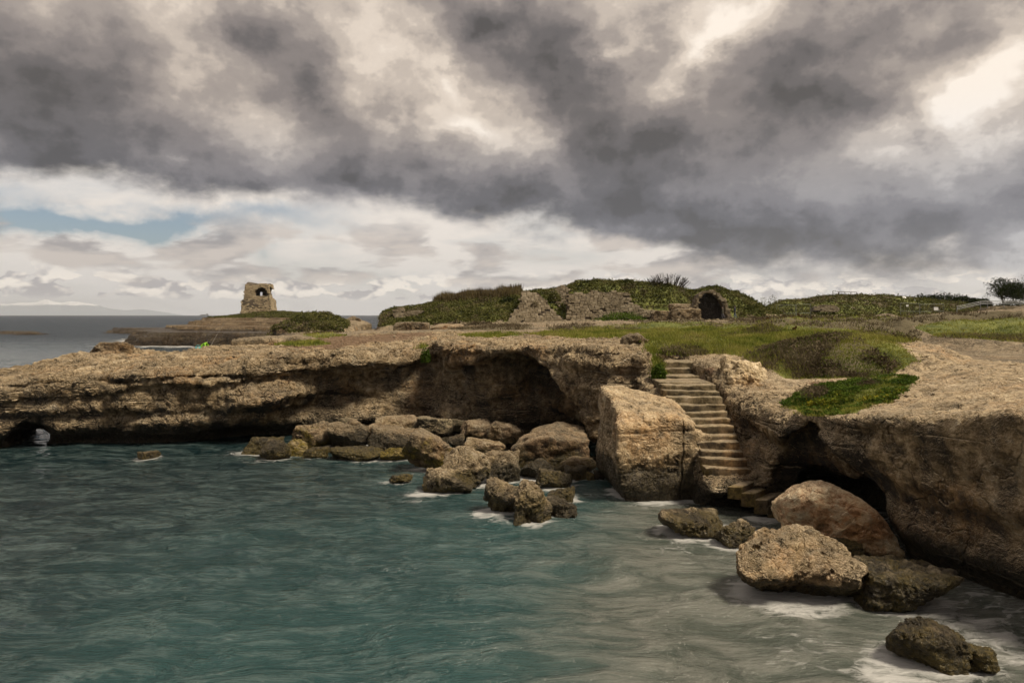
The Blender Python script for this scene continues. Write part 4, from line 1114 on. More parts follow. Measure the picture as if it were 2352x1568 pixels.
def step_mesh(name, x0, x1, y0, y1, z0, z1, mat, parent, seed, wob=.055, bev=.035):
    bm = bmesh.new()
    bmesh.ops.create_cube(bm, size=1.0)
    for v in bm.verts: v.co = Vector(((x0 + x1) / 2 + v.co.x * (x1 - x0), (y0 + y1) / 2 + v.co.y * (y1 - y0), (z0 + z1) / 2 + v.co.z * (z1 - z0)))
    bmesh.ops.bevel(bm, geom=bm.edges[:], offset=bev, segments=2, affect='EDGES', profile=.6)
    bmesh.ops.subdivide_edges(bm, edges=[e for e in bm.edges if e.calc_length() > .15], cuts=5, use_grid_fill=True)
    sk_ = random.Random(seed).uniform(-.05, .05)
    for v in bm.verts: v.co.y += (v.co.x - (x0 + x1) / 2) * sk_; v.co.z += (v.co.x - (x0 + x1) / 2) * sk_ * .5
    co = np.array([v.co[:] for v in bm.verts])
    n = [wob * fbm(co[:, 0], co[:, 1], co[:, 2], freq=3.5, octs=3, seed=seed + k) for k in range(3)]
    for i, v in enumerate(bm.verts):
        v.co += Vector((n[0][i] * .6, n[1][i], n[2][i] - .35 * wob * max(0, 1 - abs((v.co.x - (x0 + x1) / 2) / (x1 - x0) * 2))))
    me = bpy.data.meshes.new(name); bm.to_mesh(me); bm.free()
    me.polygons.foreach_set('use_smooth', [True] * len(me.polygons)); me.materials.append(M[mat])
    o = bpy.data.objects.new(name, me); COL.objects.link(o); o.parent = parent
    return o

stair = empty('stone_staircase', (0, 0, 0))
tag(stair, 'worn stone stairs climbing from the water ledge to the meadow', 'stairs')
rr = random.Random(4)
for i in range(12):
    y0 = 19.38 + .30 * i; zt = .98 + .185 * (i + 1)
    xl = 5.50 if i < 6 else (5.40, 5.3, 5.15, 5.0, 4.95, 5.0)[i - 6]
    step_mesh('step', xl + rr.uniform(-.03, .03), 6.80 + rr.uniform(-.03, .03), y0 + rr.uniform(-.025, .025), y0 + .50, zt - .34, zt + rr.uniform(-.022, .022), 'stepmoss' if i < 4 else 'step', stair, i * 3 + 1)
step_mesh('landing', 4.98, 6.78, 23.22, 25.3, 2.95, 3.225, 'step', stair, 60, .03, .04)
step_mesh('landing', 4.95, 6.78, 24.6, 25.95, 3.0, 3.30, 'step', stair, 61, .03, .04)
step_mesh('step', 5.55, 6.72, 25.6, 26.4, 3.2, 3.49, 'step', stair, 62)
step_mesh('step', 5.60, 6.95, 26.05, 27.2, 3.3, 3.72, 'step', stair, 63)

frag = empty('broken_stair', (5.85, 18.55, 0.16))
tag(frag, 'broken slab of four steps hanging above the water below the staircase', 'stairs')
ang_ = math.atan2(1.0, .95)
for k in range(4):
    zt = .68 - .175 * k
    m = MB()
    L = (1.35, 1.3, 1.2, 1.1)[k]; ca, sa = math.cos(ang_), math.sin(ang_)
    x0 = .36 * k; zb2 = zt - .36 - .03 * k
    q = []
    for zz, ins in ((zb2, .06), (zt, 0)):
        for a, c in ((0, 0), (.365, -.05), (.365 + L * ca, -.05 + L * sa), (L * ca, L * sa)):
            q.append((x0 + a + ins * .3, c + ins, zz))
    m.v = [Vector(t) for t in q]; m.f = [(0, 3, 2, 1), (4, 5, 6, 7), (0, 1, 5, 4), (1, 2, 6, 5), (2, 3, 7, 6), (3, 0, 4, 7)]
    o = m.build('step', M['stepmoss'], frag)
    bm = bmesh.new(); bm.from_mesh(o.data)
    bmesh.ops.bevel(bm, geom=bm.edges[:], offset=.018, segments=1, affect='EDGES')
    bmesh.ops.subdivide_edges(bm, edges=[e for e in bm.edges if e.calc_length() > .12], cuts=4, use_grid_fill=True)
    co = np.array([v.co[:] for v in bm.verts]); nn = fbm(co[:, 0], co[:, 1], co[:, 2], freq=5, octs=3, seed=k + 5) * .010
    for i, v in enumerate(bm.verts): v.co += Vector((nn[i], nn[i] * .5, nn[i] * .7 if v.co.z > zt - .1 else nn[i] * 2))
    bm.to_mesh(o.data); bm.free()

# ------------------------------------------------------------------ masonry
def stone_mat(name, a, b_, c):
    m, nt, b, out = new_mat(name)
    geo = nt.nodes.new('ShaderNodeNewGeometry'); pos = E(nt, geo.outputs['Position'])
    oi = nt.nodes.new('ShaderNodeObjectInfo'); rnd = E(nt, oi.outputs['Random'])
    n = noise(pos, 2.2, 5, .65); n2 = noise(pos, .45, 3, .5)
    isl = E(nt, geo.outputs['Random Per Island'])
    t = (n - .5) * .8 + (rnd + isl - 1.0) * .34 + (n2 - .5) * .7 + .5
    nt.links.new(t.ramp([(.1, a), (.5, b_), (.9, c)]).k, b.inputs['Base Color'])
    b.inputs['Roughness'].default_value = .9; b.inputs['Specular IOR Level'].default_value = .2
    bm = nt.nodes.new('ShaderNodeBump'); bm.inputs['Distance'].default_value = .06; bm.inputs['Strength'].default_value = .8
    nt.links.new(noise(pos, 5, 4, .6).k, bm.inputs['Height']); nt.links.new(bm.outputs[0], b.inputs['Normal'])
    return m
M['stone'] = stone_mat('ruin_stone', (.085, .068, .044), (.24, .198, .134), (.42, .362, .265))
M['mortar'] = stone_mat('ruin_core', (.045, .036, .026), (.10, .080, .058), (.17, .138, .10))
M['shadestone'] = stone_mat('stained_shaded_stone', (.016, .015, .014), (.035, .032, .029), (.07, .062, .052))  # stained stone, the shade of the hollow put into its dark colour
M['oldstone'] = stone_mat('old_vault_stone', (.06, .048, .032), (.17, .138, .092), (.33, .28, .20))
M['towerstone'] = stone_mat('tower_stone', (.11, .084, .052), (.30, .236, .150), (.48, .40, .27))

def block_meshes(mat):
    out = []
    for k in range(4):
        r = random.Random(40 + k)
        bm = bmesh.new(); bmesh.ops.create_cube(bm, size=1.0)
        bmesh.ops.bevel(bm, geom=bm.edges[:], offset=.09, segments=1, affect='EDGES')
        for v in bm.verts: v.co += Vector((r.uniform(-.05, .05), r.uniform(-.05, .05), r.uniform(-.07, .07)))
        me = bpy.data.meshes.new('stone'); bm.to_mesh(me); bm.free(); me.materials.append(M[mat]); out.append(me)
    return out

def masonry(parent, org, ex, nrm, inside, a0, a1, b0, b1, mat, seed, course=.30, length=.62, lean=0.0, cap=300, proud=.10, miss=.04, holder=None):
    """lay courses of rough stones on the face through org, along ex and up; nrm faces outwards; lean = backward slope"""
    r = random.Random(seed)
    meshes = block_meshes(mat); ex = Vector(ex).normalized(); nrm = Vector(nrm).normalized()
    up = (Vector((0, 0, 1)) - nrm * lean).normalized()
    rot0 = Matrix((ex, nrm, up)).transposed()
    todo = []
    b = b0
    while b < b1:
        ch = course * r.uniform(.75, 1.2)
        a = a0 - r.uniform(0, length)
        while a < a1:
            L = length * r.uniform(.55, 1.45)
            if inside(a + L / 2, b + ch / 2) and r.random() > miss: todo.append((a + L / 2, b + ch / 2, L, ch))
            a += L
        b += ch
    todo.sort(key=lambda t: -t[2] * t[3])
    rest = MB()
    for i, (a, b, L, ch) in enumerate(todo):
        dp = r.uniform(.5, 1.3) * proud
        c = Vector(org) + ex * a + Vector((0, 0, b)) - nrm * (b * lean - dp + .16)
        rt = rot0 @ Matrix.Rotation(r.uniform(-.03, .03), 3, 'Y') @ Matrix.Rotation(r.uniform(-.05, .05), 3, 'Z')
        if i < cap:
            o = bpy.data.objects.new('stone', meshes[i % 4]); COL.objects.link(o); o.parent = holder or parent
            o.matrix_local = Matrix.Translation(c - parent.location) @ (rt @ Matrix.Diagonal((L * .955, .34, ch * .93))).to_4x4()
        else:
            rest.box(c - parent.location, (L * .94, .34, ch * .92), rt)
    if rest.v:
        o = rest.build('stonework', M[mat], holder or parent); o['kind'] = 'stuff'
    return len(todo)

def poly_in(poly):
    def f(a, b):
        c = False
        for i in range(len(poly)):
            (x0, y0), (x1, y1) = poly[i], poly[(i + 1) % len(poly)]
            if (y0 > b) != (y1 > b) and a < (x1 - x0) * (b - y0) / (y1 - y0) + x0: c = not c
        return c
    return f

def wall_thing(label, px, Y, mat='stone', thick=1.4, lean=.06, seed=1, name='ruined_wall', course=.30, length=.60, cat='wall', group='ruined walls of the mound', hole=None, core='mortar', jag=.16):
    """upright wall facing the viewer whose outline is given in picture points at distance Y"""
    pts = [((u - CU) / F * Y, H - (v - CV) / F * Y) for u, v in px]
    xm = sum(p[0] for p in pts) / len(pts); zm = min(p[1] for p in pts)
    t = empty(name, (xm, Y, zm)); tag(t, label, cat, group, 'thing')
    loc = [(a - xm, b - zm) for a, b in pts]
    # ragged outline for the core
    r = random.Random(seed); rag = []
    for i in range(len(loc)):
        (x0, y0), (x1, y1) = loc[i], loc[(i + 1) % len(loc)]
        n = max(1, int(math.hypot(x1 - x0, y1 - y0) / .45))
        for k in range(n):
            q = k / n
            rag.append((x0 + (x1 - x0) * q + r.uniform(-jag, jag) * .6, y0 + (y1 - y0) * q + r.uniform(-jag, jag) * .6 - .05))
    n = len(rag)
    bm = bmesh.new()
    fr = [bm.verts.new((a, .10 + b * lean, b)) for a, b in rag]; bk = [bm.verts.new((a, thick + b * lean * .2, b)) for a, b in rag]
    f1 = bm.faces.new(fr); f2 = bm.faces.new(list(reversed(bk)))
    for i in range(n): bm.faces.new((fr[i], bk[i], bk[(i + 1) % n], fr[(i + 1) % n]))
    bmesh.ops.recalc_face_normals(bm, faces=bm.faces[:])
    me = bpy.data.meshes.new('core'); bm.to_mesh(me); bm.free(); me.materials.append(M[core])
    o = bpy.data.objects.new('core', me); COL.objects.link(o); o.parent = t
    ins = poly_in(loc)
    f = ins if hole is None else (lambda a, b: ins(a, b) and not hole(a + xm, b + zm))
    masonry(t, (xm, Y, zm), (1, 0, 0), (0, -1, 0), f, min(p[0] for p in loc), max(p[0] for p in loc), 0, max(p[1] for p in loc), mat, seed, course, length, lean, holder=o)
    return t

wall_thing('sloping stone bastion wall at the near end of the ruin mound', [(1188, 740), (1184, 716), (1194, 692), (1198, 669), (1214, 667), (1236, 673), (1254, 690), (1266, 706), (1284, 726), (1292, 740)], 98.2, seed=3, lean=.22)
wall_thing('low crumbling flank of stones left of the sloping bastion', [(1164, 743), (1172, 724), (1186, 716), (1194, 722), (1196, 743)], 97.2, seed=4, lean=.2, length=.5)
wall_thing('upper broken wall with a dark cleft between bastion and long wall', [(1272, 700), (1266, 668), (1282, 656), (1302, 654), (1306, 668), (1303, 730), (1292, 728)], 103.0, seed=5)
wall_thing('long ruined courtyard wall of pale stone blocks under the grassy mound', [(1306, 737), (1302, 700), (1304, 676), (1330, 671), (1345, 674), (1366, 667), (1388, 672), (1410, 668), (1434, 671), (1448, 677), (1450, 698), (1462, 700), (1482, 712), (1522, 716), (1536, 724), (1534, 735), (1500, 730), (1440, 728), (1400, 732), (1340, 738)], 100.6, seed=6)
wall_thing('short stone wall end on the brink of the scrub hill', [(905, 738), (903, 712), (912, 706), (925, 708), (926, 735)], 108, seed=7, group=None)
wall_thing('low rubble wall running up the end of the scrub hill', [(924, 732), (928, 718), (945, 712), (975, 712), (968, 720), (940, 732)], 109, seed=8, length=.5, course=.24, group=None)
wall_thing('low stone retaining wall under the grey walkway railing', [(2255, 718), (2268, 706), (2290, 702), (2420, 701), (2420, 716)], 112, seed=9, length=.55, course=.22, group=None)
wall_thing('rubble wall poking from the far hill under the fence panels', [(1868, 714), (1872, 704), (1890, 700), (1922, 702), (1930, 710), (1926, 716)], 128, seed=10, length=.5, course=.25, group=None)

inner = poly_in([((u - CU) / F * 97.6, H - (v - CV) / F * 97.6) for u, v in ((1605, 740), (1604, 694), (1610, 679), (1624, 672), (1640, 674), (1652, 684), (1662, 702), (1672, 740))])
vault = wall_thing('broken stone vault with a dark hollow in the grassy mound', [(1596, 732), (1597, 694), (1602, 676), (1618, 667), (1644, 667), (1660, 680), (1672, 700), (1684, 732)], 97.6, seed=12, name='ruined_vault', cat='ruin', group=None, hole=inner, thick=.3, core='shadestone', course=.24, length=.42, lean=.02, mat='oldstone')
v0 = vault.location
back_px = [(1600, 735), (1601, 690), (1608, 676), (1624, 670), (1642, 672), (1656, 683), (1666, 702), (1676, 735)]
for c in list(vault.children):
    if c.type == 'MESH' and c.name.startswith('core'):
        # cut the hollow: the core becomes a ring in front of a set-back inner wall
        rim = [((u - CU) / F * 97.6 - v0.x, H - (v - CV) / F * 97.6 - v0.z) for u, v in ((1605, 735), (1604, 694), (1610, 679), (1624, 672), (1640, 674), (1652, 684), (1662, 702), (1671, 735))]
        outr = [((u - CU) / F * 97.6 - v0.x, H - (v - CV) / F * 97.6 - v0.z) for u, v in ((1597, 735), (1597, 692), (1603, 677), (1620, 668), (1643, 668), (1659, 681), (1671, 700), (1683, 735))]
        bm = bmesh.new(); n = len(rim)
        A_ = [[bm.verts.new((a, yy, b)) for a, b in q] for q, yy in ((outr, .1), (rim, .1), (rim, 1.7), (outr, 1.7))]
        for i in range(n - 1):
            for k in range(4): bm.faces.new((A_[k][i], A_[k][i + 1], A_[(k + 1) % 4][i + 1], A_[(k + 1) % 4][i]))
        bmesh.ops.recalc_face_normals(bm, faces=bm.faces[:]); bm.to_mesh(c.data); bm.free()
        c.data.materials.clear(); c.data.materials.append(M['mortar'])
bw = MB(); bw.box((0.1, 1.62, .9), (4.6, .3, 4.2)).box((0.0, 1.64, 3.2), (2.6, .28, 1.0)); bwo = bw.build('back_wall', M['shadestone'], vault)
masonry(vault, (v0.x, v0.y + 1.45, v0.z), (1, 0, 0), (0, -1, 0), lambda a, b: inner(a * .97 + v0.x, b + v0.z), -3, 3, 0, 5, 'shadestone', 14, .27, .5, 0, 300, .05, 0, holder=bwo)

# ------------------------------------------------------------------ tower
def build_tower():
    bx, by = XY(587.5, 205); zb0 = 5.35
    th = R(7.7)
    t = empty('watchtower', (bx, by, zb0), 0.0)
    tag(t, 'ruined square watchtower of pale stone with an arched opening, on the headland', 'tower', kind='thing')
    W2, D = 4.55, 9.0; st = .16
    xs = np.arange(-5.4, 5.4, st); ys = np.arange(-.8, 10.2, st); zs = np.arange(-.8, 10.6, st)
    X, Y, Z = [a.astype(np.float32) for a in np.meshgrid(xs, ys, zs, indexing='ij')]
    n1 = bnoise(X.shape, (10.8, 11, 11.4), (1.2, 1.2, .8), 91); n2 = bnoise(X.shape, (10.8, 11, 11.4), (.5, .5, .35), 92)
    tp = .105 * Z + .28 * (Z > 4.75)
    f = np.maximum(np.abs(X) - (W2 - tp), np.maximum(tp * .8 - Y, Y - (D - tp * .8)))
    top = 9.55 + .22 * n1[:, :, 30:31] - .35 * sst(-3.2, -1.0, X)
    f = np.maximum(f, Z - top)
    # the seaward right-hand corner has fallen
    f = np.maximum(f, -np.maximum(np.maximum(3.0 - X + .3 * n1, 5.0 + .25 * n1 - Z + .9 * np.maximum(0, 5 - Y)), (2.2 + .3 * n1) - Y))
    # vaulted room and the small window behind it
    cx, hw = 1.45, 1.85
    room = np.maximum(np.maximum(np.where(Z > 6.5, np.sqrt((X - cx) ** 2 + (Z - 6.5) ** 2), np.abs(X - cx)) - hw, 5.8 - Z), np.maximum(Y - 5.2, -2 - Y))
    f = np.maximum(f, -room)
    wx = 1.62 - .2235 * Y
    win = np.maximum(np.where(Z > 6.95, np.sqrt((X - wx) ** 2 + (Z - 6.95) ** 2), np.abs(X - wx)) - .43, np.maximum(5.95 - Z, 4 - Y))
    f = np.maximum(f, -win)
    f = f + .05 * n1 + .04 * n2
    V, Q = surface_nets(f.astype(np.float32), xs, ys, zs)
    c, s = math.cos(th), math.sin(th)
    Rm = np.array([[c, -s, 0], [s, c, 0], [0, 0, 1]])
    wo = mesh_obj('wall', V @ Rm.T, Q, M['mortar'], t, smooth=False)
    def val(x, y, z):
        i, j, k = int(round((x - xs[0]) / st)), int(round((y - ys[0]) / st)), int(round((z - zs[0]) / st))
        if 0 <= i < len(xs) and 0 <= j < len(ys) and 0 <= k < len(zs): return float(f[i, j, k])
        return 9
    def front(a, b):
        tpp = .105 * b + (.28 if b > 4.75 else 0)
        return val(a, tpp * .8 + .3, b) < -.02
    def right(a, b):
        tpp = .105 * b + (.28 if b > 4.75 else 0)
        return val(W2 - tpp - .3, a, b) < -.02
    exw = Rm @ np.array([1, 0, 0]); eyw = Rm @ np.array([0, 1, 0])
    org = Vector((bx, by, zb0))
    masonry(t, org, exw, -eyw, front, -5, 5, -.3, 10.3, 'towerstone', 21, .30, .62, .098, 300, .08, holder=wo)
    masonry(t, org + Vector(exw) * W2, eyw, exw, right, 0, 9.2, -.3, 10.3, 'towerstone', 22, .32, .62, .115, 0, .08, holder=wo)
build_tower()
print('objects', time.time() - T0)
# ------------------------------------------------------------------ plants
def leaf_mat(name, cols, trans=.35, nscale=1.0):
    m = bpy.data.materials.new(name); m.use_nodes = True; nt = m.node_tree; nt.nodes.clear()
    out = nt.nodes.new('ShaderNodeOutputMaterial'); d = nt.nodes.new('ShaderNodeBsdfDiffuse'); t = nt.nodes.new('ShaderNodeBsdfTranslucent'); mx = nt.nodes.new('ShaderNodeMixShader')
    geo = nt.nodes.new('ShaderNodeNewGeometry'); pos = E(nt, geo.outputs['Position'])
    isl = E(nt, geo.outputs['Random Per Island'])
    f = isl * .42 + (noise(pos, nscale, 4, .6) - .5) * 2.3 + .30
    col = f.ramp([(i / (len(cols) - 1), c) for i, c in enumerate(cols)])
    nt.links.new(col.k, d.inputs[0]); nt.links.new(col.k, t.inputs[0])
    mx.inputs[0].default_value = trans
    nt.links.new(d.outputs[0], mx.inputs[1]); nt.links.new(t.outputs[0], mx.inputs[2]); nt.links.new(mx.outputs[0], out.inputs[0])
    return m
M['grass'] = leaf_mat('meadow_grass', [(.062, .090, .016), (.155, .178, .034), (.265, .262, .060), (.30, .25, .105)], .35, .35)
M['lush'] = leaf_mat('green_leaves', [(.026, .046, .010), (.065, .105, .018), (.120, .165, .030)], .3, 1.0)
M['scrub'] = leaf_mat('hill_scrub', [(.030, .034, .012), (.068, .074, .022), (.120, .120, .040), (.16, .135, .075)], .25, .4)
M['dryscrub'] = leaf_mat('dry_scrub', [(.038, .030, .018), (.090, .070, .044), (.150, .120, .078), (.17, .15, .085)], .25, .7)
M['reed'] = leaf_mat('dry_reed', [(.045, .036, .018), (.120, .092, .048), (.16, .13, .055)], .3, .3)
M['dark'] = leaf_mat('evergreen_leaves', [(.008, .012, .005), (.020, .028, .009), (.042, .050, .016)], .2, .5)
M['bark'] = stone_mat('bark', (.018, .014, .010), (.045, .034, .024), (.08, .062, .045))
M['yellow'] = leaf_mat('flowering_mat', [(.035, .060, .010), (.10, .12, .018), (.32, .27, .028)], .25, 2.0)
M['dock'] = leaf_mat('dock_stalks', [(.030, .022, .010), (.085, .042, .018), (.11, .075, .025)], .2, .8)

def tri_blades(base, hgt, wid, lean, r):
    """three-point blades standing on base points"""
    n = len(base)
    a = r.uniform(0, 2 * np.pi, n); b = r.uniform(0, 2 * np.pi, n)
    side = np.stack([np.cos(a), np.sin(a), np.zeros(n)], 1) * wid[:, None] / 2
    tip = np.stack([np.cos(b) * lean * hgt, np.sin(b) * lean * hgt, hgt], 1)
    V = np.stack([base - side, base + side, base + tip], 1).reshape(-1, 3)
    return V, np.arange(3 * n).reshape(-1, 3)

def leaf_quads(cen, size, r, flat=.0):
    """randomly turned four-cornered leaves"""
    n = len(cen)
    a = r.standard_normal((n, 3)); a[:, 2] *= 1 - flat; a /= np.linalg.norm(a, axis=1, keepdims=True)
    b = r.standard_normal((n, 3)); b[:, 2] *= 1 - flat; b -= a * (a * b).sum(1, keepdims=True); b /= np.linalg.norm(b, axis=1, keepdims=True)
    s = size[:, None]
    V = np.stack([cen - a * s, cen - b * s * .45, cen + a * s, cen + b * s * .45], 1).reshape(-1, 3)
    return V, np.arange(4 * n).reshape(-1, 4)

ALLV = np.concatenate([CV_[CN_[:, 2] > .3], TV_]); ALLN = np.concatenate([CN_[CN_[:, 2] > .3], TN_]); ALLM = np.concatenate([CM_[CN_[:, 2] > .3], TM_])
ALLU = CU + F * ALLV[:, 0] / ALLV[:, 1]; ALLW = CV - F * (ALLV[:, 2] - H) / ALLV[:, 1]
INF = (ALLU > -80) & (ALLU < 2450)

def pick(weight, n, r, jit=.5):
    """random places on the ground, denser where the weight is; about even in the picture"""
    area = (ALLV[:, 1] ** -2) * np.where(ALLV[:, 1] < 45, 1.0, 0) + np.where(ALLV[:, 1] >= 45, 45.0 ** -2 * .35, 0)
    w = np.clip(weight, 0, None) * INF * area
    w = w / w.sum()
    i = r.choice(len(ALLV), n, p=w)
    p = ALLV[i].copy()
    sp = np.where(p[:, 1] < 45, .07, .0022 * p[:, 1]) * jit
    p[:, 0] += r.normal(0, 1, n) * sp; p[:, 1] += r.normal(0, 1, n) * sp
    return p, i

def build_grass():
    r = np.random.default_rng(5)
    g, d = ALLM[:, 0], ALLM[:, 1]
    y = ALLV[:, 1]
    # meadow
    p, i = pick((g > .45) * (y < 95) * (ALLW > 722), 80000, r)
    k = 3
    base = np.repeat(p, k, 0) + np.concatenate([r.normal(0, .06, (len(p) * k, 2)) * (1 + np.repeat(p[:, 1:2], k, 0) / 40), np.full((len(p) * k, 1), -.03)], 1)
    hh = r.uniform(.07, .20, len(base)) * (1 + .35 * np.clip((base[:, 1] - 30) / 40, 0, 1.5)) * np.where(base[:, 1] < 24.0, .45, 1.0)
    V, f = tri_blades(base, hh, np.maximum(.022, .0011 * base[:, 1]), .55, r)
    tag(mesh_obj('meadow_grass', V, f, M['grass'], smooth=False), 'green meadow grass above the cliff', kind='stuff')
    # dry growth
    p, i = pick((d > .45) * (y < 110) * (ALLW > 715) * (fbm(ALLV[:, 0], ALLV[:, 1], freq=.5, octs=3, seed=94) > -.05), 20000, r)
    base = np.repeat(p, 3, 0) + np.concatenate([r.normal(0, .08, (len(p) * 3, 2)), np.full((len(p) * 3, 1), -.03)], 1)
    near = base[:, 1] < 45
    V, f = tri_blades(base, r.uniform(.10, .30, len(base)) * np.where(near, .8, 1.3), np.maximum(.02, .0011 * base[:, 1]), .6, r)
    tag(mesh_obj('dry_grass', V, f, M['dryscrub'], smooth=False), 'brown withered grass and low scrub in the meadow', kind='stuff')
    # woody cushion scrub on the near mounds
    p, i = pick((d > .5) * (y < 34) * (fbm(ALLV[:, 0], ALLV[:, 1], freq=.9, octs=3, seed=93) > -.05), 3600, r)
    c = np.repeat(p, 4, 0) + r.normal(0, .06, (len(p) * 4, 3)) + np.array([0, 0, .06])
    V, f = leaf_quads(c, r.uniform(.03, .07, len(c)), r)
    tag(mesh_obj('cushion_scrub', V, f, M['dryscrub'], smooth=False), 'purple-brown cushion scrub on the mound', kind='stuff')
    # flowering mat on the rim of the rock shelf
    w = (g > .5) * (y < 22.5) * (ALLW > 862) * np.clip(.25 + fbm(ALLV[:, 0], ALLV[:, 1], freq=1.1, octs=4, seed=95) * 1.5, 0, 1)
    p, i = pick(w, 9000, r)
    c = np.repeat(p, 4, 0) + r.normal(0, .04, (len(p) * 4, 3)) * np.array([1, 1, .6]) + np.array([0, 0, .02])
    V, f = leaf_quads(c, r.uniform(.025, .06, len(c)), r, .3)
    tag(mesh_obj('leafy_mat', V, f, M['lush'], smooth=False), 'fresh green leafy mat on the rock shelf', kind='stuff')
    p, i = pick(w * (ALLW > 905) * (ALLU > 1830) * (fbm(ALLV[:, 0], ALLV[:, 1], freq=1.6, octs=3, seed=91) > .10), 450, r)
    c = np.repeat(p, 4, 0) + r.normal(0, .07, (len(p) * 4, 3)) + np.array([0, 0, .07])
    V, f = leaf_quads(c, r.uniform(.03, .065, len(c)), r, .2)
    tag(mesh_obj('yellow_flowers', V, f, M['yellow'], smooth=False), 'yellow-orange succulent flowers hanging over the shelf edge', kind='stuff')
    # hill cover
    u = ALLU
    for nm, lab, sel, n, mt, sz in (
            ('hill_scrub', 'green scrub covering the hill left of the ruins', (u > 860) & (u < 1200) & (y > 101) & (y < 135), 12000, 'scrub', (.09, .26)),
            ('mound_scrub', 'green and brown scrub over the ruin mound', (u > 1170) & (u < 1830) & (y > np.where(u < 1690, 102.2, 100)) & (y < 120), 20000, 'scrub', (.08, .24)),
            ('far_scrub', 'scrub on the far hill behind the fences', (u > 1700) & (y > 122) & (y < 175), 15000, 'scrub', (.11, .30)),
            ('headland_scrub', 'low scrub on the headland around the tower', (u < 840) & (y > 95), 13000, 'scrub', (.11, .30))):
        p, i = pick(sel * (g > .35), n, r)
        c = np.repeat(p, 4, 0) + r.normal(0, .16, (n * 4, 3)) + np.array([0, 0, .12])
        V, f = leaf_quads(c, r.uniform(sz[0], sz[1], len(c)), r)
        tag(mesh_obj(nm, V, f, M[mt], smooth=False), lab, kind='stuff')
        p, i = pick(sel * (d > .35), n // 3, r)
        c = np.repeat(p, 4, 0) + r.normal(0, .14, (len(p) * 4, 3)) + np.array([0, 0, .14])
        V, f = leaf_quads(c, r.uniform(sz[0] * .8, sz[1] * .8, len(c)), r)
        tag(mesh_obj('dry_' + nm, V, f, M['dryscrub'], smooth=False), 'withered brown parts of the ' + lab, kind='stuff')
    # reeds on the crest of the left hill
    p, i = pick((u > 990) & (u < 1195) & (y > 115) & (y < 126) & (ALLW < 694), 4200, r)
    base = np.repeat(p, 3, 0) + r.normal(0, .2, (len(p) * 3, 3)) * np.array([1, 1, 0])
    V, f = tri_blades(base, r.uniform(.45, 1.7, len(base)) * (.6 + .5 * fbm(base[:, 0], base[:, 1], freq=.5, octs=2, seed=3) + .4), np.full(len(base), .15), .18, r)
    tag(mesh_obj('reeds', V, f, M['reed'], smooth=False), 'brown reeds fringing the crest of the scrub hill', kind='stuff')
build_grass()

def loose_stones():
    r = np.random.default_rng(15)
    g, d, e = ALLM[:, 0], ALLM[:, 1], ALLM[:, 2]
    D, f = ico(1)
    for nm, lab, w, n, lo, hi in (('loose_stones', 'small loose stones scattered over the bare rock', (g < .3) * (d < .4) * (ALLV[:, 1] < 60) * (ALLV[:, 2] > 2.0) * (ALLV[:, 0] < 6), 900, .02, .09),
                                  ('mound_rubble', 'pale rubble lying on the headland mound and below the ruins', ((ALLU > 660) & (ALLU < 800) & (ALLV[:, 1] > 98) & (ALLV[:, 1] < 125)) * 1.0 + ((ALLU > 1150) & (ALLU < 1760) & (ALLV[:, 1] > 92) & (ALLV[:, 1] < 103)) * .5, 700, .10, .34)):
        p, i = pick(w, n, r)
        s = r.uniform(0, 1, n) ** 2.2 * (hi - lo) + lo
        V = (D[None] * (1 + .35 * r.uniform(-1, 1, (n, len(D), 1)))) * s[:, None, None] * np.stack([r.uniform(.8, 1.4, n), r.uniform(.8, 1.4, n), r.uniform(.45, .9, n)], 1)[:, None] + p[:, None]
        F2 = f[None] + (np.arange(n) * len(D))[:, None, None]
        tag(mesh_obj(nm, V.reshape(-1, 3), F2.reshape(-1, 3), M['stone'], smooth=False), lab, kind='stuff')
loose_stones()

def ground_z(x, y):
    i = np.argmin((ALLV[:, 0] - x) ** 2 + (ALLV[:, 1] - y) ** 2)
    return float(ALLV[i, 2])

def tree(name, label, u, vb, vt, Y, wpx, mat, seed, dens=1.0, cat='tree', group=None, trunkh=.35, gaps=.35, leafs=1.0):
    r = np.random.default_rng(seed); q = random.Random(seed)
    base = P(u, vb, Y); hgt = (vb - vt) / F * Y; wid = wpx / F * Y
    t = empty(name, base); tag(t, label, cat, group)
    m = MB()
    m.tube([(0, 0, -.4), (.05 * hgt, 0, hgt * trunkh * .5), (-.03 * hgt, .02, hgt * trunkh), (.04 * hgt, 0, hgt * .75)], [hgt * .035, hgt * .028, hgt * .022, hgt * .006])
    m.build('trunk', M['bark'], t)
    tips = []
    for k in range(9):
        a = q.uniform(0, 6.28); z0 = hgt * q.uniform(trunkh * .6, trunkh * 1.2)
        tip = Vector((math.cos(a) * wid * .42 * q.uniform(.5, 1), math.sin(a) * wid * .42 * q.uniform(.5, 1), hgt * q.uniform(.5, .93)))
        s0 = Vector((0, 0, z0)); md = s0.lerp(tip, .5) + Vector((0, 0, hgt * .05))
        lm = MB(); lm.tube([s0, md, tip], [hgt * .016, hgt * .010, hgt * .003], 5); lm.build('limb', M['bark'], t)
        tips += [md, tip, md.lerp(tip, .5)]
    cc = []
    for tp in tips:
        for _ in range(int(8 * dens)):
            c0 = tp + Vector((q.gauss(0, wid * .12), q.gauss(0, wid * .12), q.gauss(0, hgt * .12)))
            cc.append(np.array(c0) + r.normal(0, 1, (int(22 * dens), 3)) * np.array([wid * .05, wid * .05, hgt * .045]))
    c = np.concatenate(cc); c = c[(c[:, 2] > hgt * trunkh * .5)]
    V, f = leaf_quads(c, r.uniform(.06, .14, len(c)) * leafs, r)
    mesh_obj('crown', V, f, M[mat], t, smooth=False)
    return t

